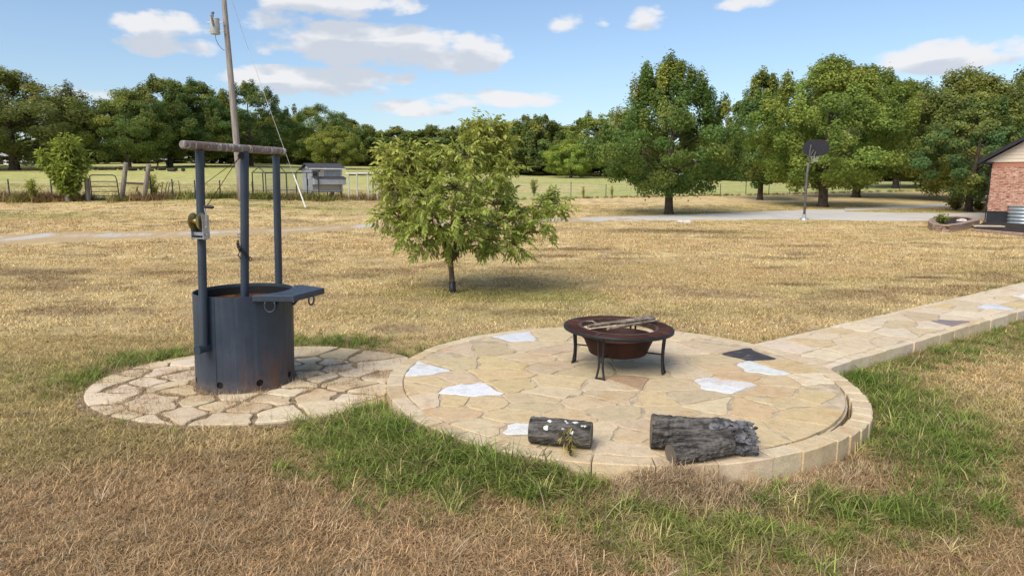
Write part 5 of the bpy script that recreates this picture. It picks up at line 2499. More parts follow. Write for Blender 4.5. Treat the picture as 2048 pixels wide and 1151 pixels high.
def make_tree_meshes(seed, H=10.0, R=3.4, base=.14, peak=.42, nclump=150, leaves=42000, leaf=.17, spiky=.3, rough=.35, trunk_r=.19, lean=(0, 0), limbs=26, lumps=7):
    """returns trunk mesh and crown mesh for a tree of height H and crown radius R"""
    rng = np.random.default_rng(seed)
    zb = base * H
    CH = H - zb
    # big boughs make the outline uneven
    boughs = []
    for k in range(lumps):
        a = rng.uniform(0, 2 * math.pi)
        boughs.append((a, rng.uniform(.15, .85), rng.uniform(.75, 1.2)))

    def radius(s, a):
        e = np.where(s < peak, np.sin(.5 * np.pi * np.clip(s / peak * .88 + .12, 0, 1)) ** .8, np.cos(.5 * np.pi * np.clip((s - peak) / (1 - peak), 0, 1)) ** .75)
        m = 1.0
        for (ba, bs, bk) in boughs:
            da = (a - ba + np.pi) % (2 * np.pi) - np.pi
            w = np.exp(-(da / .7) ** 2 - ((s - bs) / .22) ** 2)
            m = m + (bk - 1) * w * 1.3
        return R * e * m
    s = rng.beta(1.25, 1.25, nclump)
    a = rng.uniform(0, 2 * np.pi, nclump)
    rr = radius(s, a)
    f = rng.uniform(.25, 1.0, nclump) ** .45
    f = f * (1 + rough * rng.normal(size=nclump) * .22)
    cx = np.cos(a) * rr * f
    cy = np.sin(a) * rr * f
    cz = zb + s * CH * (1 - .03) - .04 * CH * (f > .85)
    cl = np.stack([cx, cy, cz], 1)
    rc = rng.uniform(.085, .165, nclump) * (R + CH * .5) * .62
    asp = np.ones((nclump, 3)) * np.array([1.05, 1.05, .78])
    # upright sprigs
    up = rng.random(nclump) < spiky
    up &= (s > .3) & (f > .6)
    asp[up] = np.array([.5, .5, 1.35])
    cl[up, 2] += rc[up] * .5
    cl[:, 0] += lean[0] * (cl[:, 2] - zb) / CH
    cl[:, 1] += lean[1] * (cl[:, 2] - zb) / CH
    wts = rc ** 2
    wts /= wts.sum()
    ci = rng.choice(nclump, leaves, p=wts)
    d = unit(rng, leaves)
    q = rng.random(leaves) ** .42
    pos = cl[ci] + d * (rc[ci] * q)[:, None] * asp[ci]
    # loose flyaway twigs on the outside
    fly = rng.random(leaves) < .05
    pos[fly] += d[fly] * (rc[ci[fly]] * rng.uniform(.1, .5, fly.sum()))[:, None]
    ctr = np.array([lean[0] * .5, lean[1] * .5, zb + CH * .45])
    outw = pos - ctr
    outw /= np.maximum(np.linalg.norm(outw, axis=1, keepdims=True), 1e-6)
    nrm = outw * .55 + d * .35 + unit(rng, leaves) * .65 + np.array([0, 0, .45])
    ax = np.cross(nrm, unit(rng, leaves)) + np.array([0, 0, -.25])
    L = leaf * rng.uniform(.65, 1.35, leaves)
    clv = rng.normal(size=nclump) * .14
    lv = np.clip(.5 + clv[ci] + rng.normal(size=leaves) * .17, 0, 1)
    cly = np.clip(rng.normal(size=nclump) * .28 + .18 + .25 * (s > .75), 0, 1)
    ly = np.clip(cly[ci] + rng.normal(size=leaves) * .15, 0, 1)
    crown = leaf_mesh('crown', pos, ax, nrm, L, L * rng.uniform(.5, .75, leaves), lv, ly)
    crown.materials.append(M['leaf'])
    # trunk and limbs
    b = MB()
    tp = []
    tr = []
    for k in range(9):
        t = k / 8
        z = t * H * .80
        wob = .10 * math.sin(t * 5 + seed) * t
        lx = lean[0] * max(0, (z - zb) / CH)
        ly_ = lean[1] * max(0, (z - zb) / CH)
        tp.append((wob + lx, wob * .7 + ly_, z - .06))
        tr.append(trunk_r * (1.45 if k == 0 else 1.0) * (1 - t) ** .9 + .018)
    tp.insert(1, (0, 0, .22))
    tr.insert(1, trunk_r * 1.08)
    b.tube(tp, tr, 12)
    order = np.argsort(-rc)[:limbs]
    for i in order:
        c = Vector(cl[i])
        z0 = max(zb * .8, min(c.z - .25 * math.hypot(c.x, c.y) - .3, H * .7))
        t = z0 / (H * .8)
        k = min(len(tp) - 2, int(t * 8) + 1)
        p0 = Vector(tp[k]).lerp(Vector(tp[min(k + 1, len(tp) - 1)]), .5)
        p0.z = z0
        r0 = max(.02, trunk_r * (1 - t) * .42)
        m1 = p0.lerp(c, .35) + Vector((0, 0, .10 * (c - p0).length))
        m2 = p0.lerp(c, .72) + Vector((0, 0, .08 * (c - p0).length))
        b.tube([p0, m1, m2, c], [r0, r0 * .7, r0 * .4, r0 * .15], 6)
    me = bpy.data.meshes.new('trunk')
    me.from_pydata(b.v, [], b.f)
    me.polygons.foreach_set('use_smooth', np.ones(len(me.polygons), bool))
    me.materials.append(M['bark'])
    return me, crown, H, R


VAR = {
    'spire': make_tree_meshes(1, 10, 4.0, .17, .36, 190, 60000, .155, .55, .55, .24, limbs=34, lumps=11),
    'spire2': make_tree_meshes(2, 10, 2.9, .15, .34, 140, 36000, .19, .5, .5, .20),
    'egg': make_tree_meshes(3, 10, 4.3, .15, .40, 190, 62000, .16, .35, .4, .25, limbs=30, lumps=10),
    'egg2': make_tree_meshes(4, 10, 3.9, .15, .45, 160, 46000, .17, .3, .4, .22),
    'round': make_tree_meshes(5, 10, 5.6, .12, .46, 190, 56000, .18, .12, .5, .30, limbs=30, lumps=10),
    'round2': make_tree_meshes(6, 10, 5.0, .12, .50, 170, 40000, .19, .15, .5, .26, lumps=9),
    'dome': make_tree_meshes(7, 10, 6.0, .10, .36, 150, 36000, .24, .05, .25, .30),
    'far': make_tree_meshes(8, 10, 4.6, .05, .46, 110, 17000, .30, .15, .5, .22, limbs=18, lumps=8),
    'far2': make_tree_meshes(9, 10, 4.2, .04, .50, 100, 16000, .30, .25, .6, .20, limbs=18, lumps=8),
    'sparse': make_tree_meshes(10, 10, 4.6, .20, .62, 75, 7000, .30, .2, .6, .20, limbs=40, lumps=8),
    'bushy': make_tree_meshes(12, 6, 2.7, .20, .50, 130, 34000, .13, .2, .4, .16, lean=(.55, 0), limbs=26),
}


def tree(var, px, Y, top, width, col, label, group=None, name='broadleaf_tree', rz=None, cat='tree'):
    """crown top and width are read in photograph pixels at the tree's distance"""
    g = onground(px, Y)
    trunk, crown, H, R = VAR[var]
    h = D(px, top, Y).z - g.z
    sz = h / (H * 1.05)
    sx = width / F * Y / (2 * R * .90)
    rz = random.uniform(0, 6.28) if rz is None else rz
    o = empty(name, g - Vector((0, 0, .02)), rz, label, cat, group, (sx, sx, sz))
    t = link_mesh('trunk', trunk, None, o)
    c = link_mesh('crown', crown, None, o, col)
    return o


def build_trees():
    random.seed(44)
    A = (.050, .088, .026)
    B = (.096, .138, .034)
    Cc = (.078, .100, .032)
    tree('spire', 1338, 37.5, 104, 245, A, 'tall dark green tree with ragged spiky crown standing alone beside the driveway')
    tree('spire2', 1520, 56, 132, 135, (.056, .098, .034), 'narrow upright dark green tree on the lawn by the wire fence')
    tree('egg', 1646, 46, 100, 268, B, 'large bright green egg shaped tree behind the basketball hoop')
    tree('egg2', 1712, 60, 118, 230, (.074, .110, .028), 'bright green tree overlapping just behind the large egg shaped tree')
    tree('egg2', 1790, 80, 150, 190, (.058, .088, .026), 'mid green tree between the bright egg shaped trees and the olive tree')
    tree('round', 1915, 55, 128, 290, Cc, 'broad olive green tree with a thick trunk across the driveway from the house')
    tree('round2', 1845, 84, 185, 190, (.055, .080, .026), 'dark shaded tree in the shade beyond the upper driveway')
    tree('round2', 2040, 66, 122, 240, (.060, .078, .026), 'olive green tree rising behind the brick house roof')
    tree('bushy', 1938, 41, 190, 200, (.042, .080, .032), 'dense dark green tree with leaning trunk beside the brick house', rz=.3)
    tree('round2', 2150, 60, 150, 260, (.060, .085, .026), 'green tree hidden mostly behind the brick house')
    # left side of the pasture
    tree('round', 35, 70, 133, 300, (.072, .086, .034), 'huge spreading olive green tree shading the white shed')
    tree('round2', -150, 76, 150, 280, (.060, .082, .030), 'tall green tree beyond the huge olive tree')
    tree('round2', 262, 74, 172, 175, (.062, .094, .030), 'light green rounded tree shading the row of logs')
    tree('egg2', 345, 78, 148, 165, (.050, .082, .030), 'dark green tall tree next to the light green rounded tree')
    tree('egg', 408, 82, 155, 170, (.046, .078, .028), 'dark green tree directly behind the utility pole')
    tree('egg2', 505, 90, 158, 140, (.044, .074, .030), 'dark dense tree behind the guy wire')
    tree('round2', 645, 112, 205, 150, (.052, .086, .028), 'tall dark tree rising behind the dome shaped tree')
    tree('dome', 673, 88, 246, 105, (.105, .125, .032), 'dome shaped light green tree standing in the pasture behind the coop')
    tree('dome', 1141, 104, 273, 108, (.125, .175, .036), 'bright yellow green rounded tree in front of the dark woodland')
    tree('sparse', 1205, 120, 214, 140, (.100, .135, .035), 'thin open light green tree showing sky through its crown')
    tree('far', 1236, 112, 236, 110, (.075, .060, .035), 'brownish dying tree at the woodland edge')
    rn = random.Random(77)

    def behind(px):
        for lim, w in ((200, 'behind the huge olive tree'), (560, 'behind the row of logs'), (760, 'behind the dome shaped tree'),
                       (1060, 'behind the young lawn tree'), (1300, 'behind the bright yellow green tree'), (9999, 'behind the driveway trees')):
            if px < lim:
                return w
    fars = [(570, 222), (600, 240), (706, 236), (745, 250), (790, 252), (835, 262), (872, 248), (905, 246), (940, 244), (975, 238),
            (1012, 238), (1050, 230), (1083, 224), (1115, 240), (1165, 236), (1265, 224), (1300, 252), (1400, 262), (1470, 268), (1560, 262),
            (1430, 272), (1620, 256), (1740, 225), (1800, 215), (1990, 210), (2090, 210), (185, 208), (120, 195), (-40, 190), (225, 200),
            (445, 210), (-260, 190), (-200, 200), (300, 205), (2200, 215), (540, 228), (760, 262), (1000, 262), (1070, 262), (660, 250)]
    for i, (px, top) in enumerate(fars):
        Y = rn.uniform(118, 142) if px > 520 else rn.uniform(104, 125)
        if px > 1300:
            Y = rn.uniform(100, 125)
        k = rn.uniform(.8, 1.15)
        yel = rn.uniform(0, .014)
        tree(rn.choice(['far', 'far2']), px, Y, top + rn.uniform(-3, 5), rn.uniform(100, 150), (.050 * k + yel, .080 * k + yel * .8, .028 * k),
             ('yellowish ' if yel > .009 else 'dark ' if k < .92 else 'mid ') + 'green woodland tree along the far pasture edge ' + behind(px), 'woodland trees beyond the pasture', 'woodland_tree')
    # low growth closing the woodland edge
    for i in range(46):
        px = -300 + i * 56 + rn.uniform(-18, 18)
        Y = (rn.uniform(112, 120) if px > 520 else rn.uniform(98, 106)) + rn.uniform(-2, 2)
        g = onground(px, Y)
        top = 362 - (g.z + rn.uniform(2.4, 4.2) - CZ) * F / Y
        tree(rn.choice(['far', 'far2']), px, Y, top, rn.uniform(80, 120), (.036, .056, .020),
             'low dark shrub at the woodland edge ' + behind(px), 'shrubs along the woodland edge', 'woodland_shrub', cat='shrub')


build_trees()


def compound_leaf_tree():
    """young tree on the lawn: drooping compound leaves on thin limbs"""
    rng = np.random.default_rng(5)
    g = G(905, 584)
    Y = g.y
    root = empty('young_tree', g, 0, 'young leafy tree on the lawn with drooping leaves and a black trunk guard', 'tree')
    blobs = [(795, 335, 42, -.1), (835, 350, 48, .3), (790, 385, 42, -.2), (845, 400, 50, -.5), (785, 435, 40, .2), (757, 432, 18, .0), (880, 325, 46, .0),
             (925, 310, 46, -.3), (962, 285, 42, .1), (985, 262, 26, 0), (1000, 300, 32, .3), (950, 345, 60, .4), (905, 375, 60, -.6), (990, 352, 40, -.2),
             (860, 445, 52, -.5), (815, 470, 42, .1), (925, 440, 62, -.7), (985, 405, 55, .3), (1000, 455, 50, -.3), (1045, 430, 42, .2), (1088, 412, 36, 0),
             (1118, 408, 18, -.1), (1065, 470, 40, .2), (1035, 488, 30, -.2), (900, 475, 46, -.2), (850, 482, 38, .2), (955, 478, 40, .3), (985, 500, 20, 0), (775, 322, 30, .1), (815, 312, 34, -.2), (850, 322, 36, .1), (1015, 322, 30, .1), (1022, 352, 28, -.2),
             (1090, 450, 30, -.3), (880, 385, 50, .7), (930, 400, 60, .9), (970, 450, 50, .8), (860, 470, 40, .6), (815, 405, 40, .5), (770, 360, 26, .1),
             (950, 255, 20, -.1), (905, 480, 34, .4), (800, 305, 16, 0), (1000, 275, 16, .1)]
    pxm = F / Y
    C3, R3 = [], []
    for (px, py, r, dy) in blobs:
        p = D(px, py, Y + dy * 1.1)
        C3.append(np.array(p) - np.array(g))
        R3.append(r / pxm * 1.0)
    C3 = np.array(C3)
    R3 = np.array(R3)
    # limbs: trunk forks low and feeds every clump
    b = MB()
    fork = np.array(D(901, 522, Y)) - np.array(g)
    b.tube([(0, 0, -.03), (0, 0, .08), (-.01, 0, .3), tuple(fork)], [.060, .052, .047, .046], 12)
    mains = [np.array(D(888, 470, Y + .05)) - np.array(g), np.array(D(925, 440, Y - .1)) - np.array(g), np.array(D(905, 430, Y + .3)) - np.array(g), np.array(D(952, 462, Y)) - np.array(g)]
    ends = [np.array(D(850, 380, Y + .0)) - np.array(g), np.array(D(955, 330, Y)) - np.array(g), np.array(D(915, 360, Y + .5)) - np.array(g), np.array(D(1020, 430, Y)) - np.array(g)]
    tips = []
    for m, e in zip(mains, ends):
        b.tube([tuple(fork), tuple(fork * .5 + m * .5 + np.array([0, 0, -.02])), tuple(m), tuple(e)], [.040, .033, .027, .014], 8)
        for t in np.linspace(.1, 1, 9):
            tips.append(m * (1 - t) + e * t)
        for t in np.linspace(.3, 1, 5):
            tips.append(fork * (1 - t) + m * t)
    b.tube([tuple(ends[1]), tuple(np.array(D(975, 275, Y)) - np.array(g)), tuple(np.array(D(990, 250, Y)) - np.array(g))], [.014, .010, .004], 6)
    tips += [np.array(D(965, 300, Y)) - np.array(g), np.array(D(975, 275, Y)) - np.array(g)]
    tips = np.array(tips)
    tw_end, tw_dir = [], []
    for c, r in zip(C3, R3):
        k = np.argmin(np.linalg.norm(tips - c, axis=1) + np.where(tips[:, 2] > c[2] + .1, 1.0, 0))
        p0 = tips[k]
        mid = p0 * .5 + c * .5 + np.array([0, 0, .06])
        b.tube([tuple(p0), tuple(mid), tuple(c)], [.012, .009, .006], 6)
        nt = int(7 + 13 * (r / .45) ** 1.6)
        d = unit(rng, nt)
        for q in d:
            e = c + q * r * np.array([1, 1, .85]) * rng.uniform(.35, 1.0)
            st = mid * .3 + c * .7
            b.tube([tuple(st), tuple(st * .4 + e * .6 + np.array([0, 0, .03])), tuple(e)], [.005, .004, .0025], 4)
            for kk in range(3):
                tw_end.append(st * (1 - (.55 + .225 * kk)) + e * (.55 + .225 * kk))
                v = q + rng.normal(size=3) * .55
                tw_dir.append(v / np.linalg.norm(v))
    me = bpy.data.meshes.new('trunk')
    me.from_pydata(b.v, [], b.f)
    me.polygons.foreach_set('use_smooth', np.ones(len(me.polygons), bool))
    link_mesh('trunk', me, M['bark'], root)
    tw_end = np.array(tw_end)
    tw_dir = np.array(tw_dir)
    n = len(tw_end)
    print('young tree compound leaves', n)
    pos, ax, nr, LL, lv, ly = [], [], [], [], [], []
    nl = 6
    hz = tw_end[:, 2]
    for i in range(n):
        d = tw_dir[i].copy()
        d[2] = d[2] * .8 + .25
        d /= np.linalg.norm(d)
        L = rng.uniform(.16, .27)
        sd = np.cross(d, [0, 0, 1])
        sd /= max(np.linalg.norm(sd), 1e-6)
        ot = np.cross(sd, d)
        phi = rng.uniform(-1.1, 1.1)
        sd = sd * math.cos(phi) + ot * math.sin(phi)
        p = tw_end[i].copy()
        cur = d.copy()
        tone = np.clip(rng.normal() * .13 + .5, 0, 1)
        yl = np.clip((hz[i] - 1.35) * .42 + .06 + rng.normal() * .18 + (.22 if tw_end[i][0] < -.6 and hz[i] > 1.3 else 0), 0, 1)
        for k in range(nl):
            p = p + cur * (L / nl)
            cur = cur + np.array([0, 0, -.13])
            cur /= np.linalg.norm(cur)
            for s in ((-1, 1) if k < nl - 1 else (0,)):
                a = cur * .6 + sd * s * .8 + np.array([0, 0, -.24]) + rng.normal(size=3) * .18
                a /= np.linalg.norm(a)
                ll = rng.uniform(.070, .120) * (1 - .25 * abs(k / nl - .5))
                pos.append(p + a * ll * .5)
                ax.append(a)
                nr.append(np.cross(a, sd) * (1 if s == 0 else s) + np.array([0, 0, .9]) + rng.normal(size=3) * .25)
                LL.append(ll)
                lv.append(np.clip(tone + rng.normal() * .12, 0, 1))
                ly.append(yl)
    pos = np.array(pos)
    LL = np.array(LL)
    me = leaf_mesh('crown', pos, np.array(ax), np.array(nr), LL, LL * .40, np.array(lv), np.array(ly))
    link_mesh('crown', me, M['young_leaf'], root, (.165, .198, .046))
    b = MB()
    b.lathe([(.058, -.02), (.062, .0), (.058, .19), (.052, .19)], 14)
    b.build('trunk_guard', M['guard'], root, smooth=True)


compound_leaf_tree()


# shrubs with separate arching shoots
def shrub_mesh(seed, H, R, nsh, nleaf, leaf, wid=.4, droop=.3):
    rng = np.random.default_rng(seed)
    b = MB()
    P_, A_, N_, L_, V_, Y_ = [], [], [], [], [], []
    for k in range(nsh):
        a = rng.uniform(0, 6.283)
        rr = R * rng.uniform(.1, 1.0)
        h = H * rng.uniform(.55, 1.0) * (1 - .30 * (rr / R) ** 2)
        pts = []
        for t in np.linspace(0, 1, 6):
            pts.append(np.array([math.cos(a) * rr * t ** 1.3, math.sin(a) * rr * t ** 1.3, h * (t - .12 * droop * t * t) / (1 - .12 * droop)]))
        b.tube([tuple(p) for p in pts], [max(.004, H * .010 * (1 - i / 6)) for i in range(6)], 5)
        for j in range(nleaf):
            t = rng.uniform(.12, 1.0) ** .8 * 4.999
            i = int(t)
            p = pts[i] * (1 - t + i) + pts[i + 1] * (t - i)
            d = unit(rng, 1)[0]
            d[2] = d[2] * .6 + .25
            ll = leaf * rng.uniform(.6, 1.3)
            off = rng.uniform(.1, 1.0) * R * .22
            P_.append(p + d * (off + ll * .5))
            A_.append(d + np.array([0, 0, -droop]))
            N_.append(np.array([0, 0, 1.]) + rng.normal(size=3) * .5)
            L_.append(ll)
            V_.append(np.clip(.5 + rng.normal() * .2, 0, 1))
            Y_.append(np.clip(.25 + .4 * (p[2] / H) + rng.normal() * .2, 0, 1))
    L_ = np.array(L_)
    cr = leaf_mesh('foliage', np.array(P_), np.array(A_), np.array(N_), L_, L_ * wid, np.array(V_), np.array(Y_))
    cr.materials.append(M['leaf'])
    me = bpy.data.meshes.new('stems')
    me.from_pydata(b.v, [], b.f)
    me.materials.append(M['bark'])
    return me, cr


def build_shrubs():
    def put(name, mesh, g, sc, col, label, cat, group=None, rz=0.0):
        o = empty(name, g, rz, label, cat, group, sc)
        link_mesh('stems', mesh[0], None, o)
        link_mesh('foliage', mesh[1], None, o, col)
        return o
    big = shrub_mesh(3, 3.4, 1.15, 46, 150, .26, .36, .45)
    g = G(140, 403)
    h = D(140, 262, g.y).z - g.z
    put('green_bush', big, g, h / 3.4, (.10, .145, .030), 'tall bright green bush growing round the leaning fence post', 'bush')
    small = shrub_mesh(4, 1.5, .36, 12, 60, .14, .4, .2)
    wispy = shrub_mesh(5, 1.2, .22, 9, 36, .12, .34, .1)
    for (px, base, top, m, col, lab) in [(68, 404, 349, small, (.13, .15, .03), 'small bright green sapling in the weeds left of the tall bush'),
                                         (308, 398, 340, small, (.20, .20, .03), 'yellow green sapling beside the wooden fence brace'),
                                         (1068, 391, 352, small, (.13, .15, .035), 'yellow green sapling on the fence line beside the young tree'),
                                         (1167, 394, 369, wispy, (.13, .15, .035), 'short green weed at the fence just past the stout steel post'),
                                         (1224, 393, 368, wispy, (.15, .15, .04), 'short yellowish weed at the fence between two steel posts'),
                                         (1404, 391, 372, wispy, (.12, .12, .04), 'small weed at the fence behind the spiky dark tree')]:
        g = G(px, base)
        h = D(px, top, g.y).z - g.z
        H = 1.5 if m is small else 1.2
        put('sapling', m, g - Vector((0, 0, .02)), h / H, col, lab, 'plant')
    # low plants by the house
    low = shrub_mesh(6, .55, .45, 22, 34, .13, .5, .3)
    for (px, py, sc, col, lab) in [(1884, 446, .75, (.10, .13, .03), 'low green plant growing in the raised flower bed'),
                                   (1912, 420, 1.5, (.085, .085, .04), 'low dry shrub at the foot of the leaning tree'),
                                   (1958, 421, 1.2, (.055, .080, .03), 'low dark green shrub between the leaning tree and the house')]:
        g = G(px, py)
        if py == 446:
            g = P(1884, 450, .15)
            g.z = tz1(g.x, g.y) + .19
        put('low_shrub', low, g, sc, col, lab, 'shrub')
    # stake by the leaning tree
    g = G(1937, 420)
    b = MB()
    b.tube([(0, 0, -.05), (.02, 0, 1.0), (.0, 0, 1.45)], [.075, .07, .06], 10)
    o = b.build('tree_stake', M['post'])
    o.location = g
    tag(o, 'slim brown wooden stake standing beside the leaning tree trunk', 'stake')
    # yellowish seeding weed by the sawn log
    wd = shrub_mesh(8, .20, .13, 10, 7, .05, .12, 1.2)
    q = P(1140, 902, PZ)
    put('seeding_weed', wd, Vector((q.x, q.y - .06, PZ - .015)), 1.0, (.28, .23, .05), 'small yellowed weed growing against the sawn log', 'weed')


build_shrubs()


# ------------------------------------------------------------------ grass
def clump(name, seed, n, h0, h1, w, spread, bend, lie=0.0, segs=3):
    """a tuft of curved blades, base at the origin"""
    rng = np.random.default_rng(seed)
    V, Fq, bv = [], [], []
    for i in range(n):
        a = rng.uniform(0, 6.283)
        r = spread * math.sqrt(rng.random())
        p = np.array([math.cos(a) * r, math.sin(a) * r, -.004])
        az = rng.uniform(0, 6.283)
        d = np.array([math.cos(az), math.sin(az), 0])
        el = math.radians(rng.uniform(48, 86)) * (1 - lie * rng.random())
        h = rng.uniform(h0, h1)
        k = bend * rng.uniform(.5, 1.4)
        sd = np.array([-d[1], d[0], 0])
        ww = w * rng.uniform(.7, 1.3)
        base = len(V)
        for s in range(segs + 1):
            t = s / segs
            wt = ww * (1 - t ** 1.6) * .5 + ww * .05
            V.append(p - sd * wt)
            V.append(p + sd * wt)
            e = el - k * t
            p = p + (d * math.cos(e) + np.array([0, 0, math.sin(e)])) * h / segs
        c = rng.random()
        for s in range(segs):
            Fq.append((base + 2 * s, base + 2 * s + 1, base + 2 * s + 3, base + 2 * s + 2))
            bv.append(c)
    me = fast_mesh(name, np.array(V), np.array(Fq))
    at = me.attributes.new('bv', 'FLOAT', 'FACE')
    at.data.foreach_set('value', np.array(bv, np.float32))
    return me


def scatter(name, pts, scale, rot, tint, kind, meshes, mat, label, cat):
    """one object whose points carry tufts of grass"""
    col = bpy.data.collections.new(name + '_tufts')
    for i, me in enumerate(meshes):
        if not me.materials:
            me.materials.append(mat)
        o = bpy.data.objects.new('tuft_%02d' % i, me)
        col.objects.link(o)
    n = len(pts)
    me = bpy.data.meshes.new(name)
    me.vertices.add(n)
    me.vertices.foreach_set('co', np.asarray(pts, np.float32).ravel())
    for nm, ty, v in (('sc', 'FLOAT', scale), ('rz', 'FLOAT', rot)):
        at = me.attributes.new(nm, ty, 'POINT')
        at.data.foreach_set('value', np.asarray(v, np.float32))
    at = me.attributes.new('kd', 'INT', 'POINT')
    at.data.foreach_set('value', np.asarray(kind, np.int32))
    at = me.attributes.new('tint', 'FLOAT_COLOR', 'POINT')
    at.data.foreach_set('color', np.c_[tint, np.ones(n)].astype(np.float32).ravel())
    me.materials.append(mat)
    o = link_mesh(name, me)
    tag(o, label, cat, kind='stuff')
    ng = bpy.data.node_groups.new(name, 'GeometryNodeTree')
    ng.interface.new_socket('Geometry', in_out='INPUT', socket_type='NodeSocketGeometry')
    ng.interface.new_socket('Geometry', in_out='OUTPUT', socket_type='NodeSocketGeometry')
    N, L = ng.nodes, ng.links
    gi, go = N.new('NodeGroupInput'), N.new('NodeGroupOutput')
    ci = N.new('GeometryNodeCollectionInfo')
    ci.inputs['Collection'].default_value = col
    ci.inputs['Separate Children'].default_value = True
    ci.inputs['Reset Children'].default_value = True
    ip = N.new('GeometryNodeInstanceOnPoints')
    ip.inputs['Pick Instance'].default_value = True

    def na(nm, ty):
        q = N.new('GeometryNodeInputNamedAttribute')
        q.data_type = ty
        q.inputs['Name'].default_value = nm
        return q.outputs['Attribute']
    L.new(gi.outputs[0], ip.inputs['Points'])
    L.new(ci.outputs[0], ip.inputs['Instance'])
    L.new(na('kd', 'INT'), ip.inputs['Instance Index'])
    cx = N.new('ShaderNodeCombineXYZ')
    L.new(na('rz', 'FLOAT'), cx.inputs['Z'])
    L.new(cx.outputs[0], ip.inputs['Rotation'])
    L.new(na('sc', 'FLOAT'), ip.inputs['Scale'])
    L.new(ip.outputs[0], go.inputs[0])
    md = o.modifiers.new('tufts', 'NODES')
    md.node_group = ng
    return o


def blocked(x, y):
    d = np.hypot(x - PC[0], y - PC[1])
    b = d < PR + .03
    s, c = path_coords(x, y)
    b |= (s > -.5) & (c > -.015) & (c < PATH_W + .02)
    b |= pad_r(x, y) < 1.015
    b |= on_road(x, y) & ((vnoise(x * 1.7, y * 2.3, 88) < .62) | (x > 8))
    hx = (x - H_CORNER.x) * H_U.x + (y - H_CORNER.y) * H_U.y
    hy = (x - H_CORNER.x) * H_V.x + (y - H_CORNER.y) * H_V.y
    b |= (hx > -.3) & (hy > -2.5)
    return b


def ground_z(x, y):
    z = tz(x, y)
    return z + sstep(30, 12, y) * .028 * (fbm(x * 2.2, y * 2.2, 13, 3) - .5)


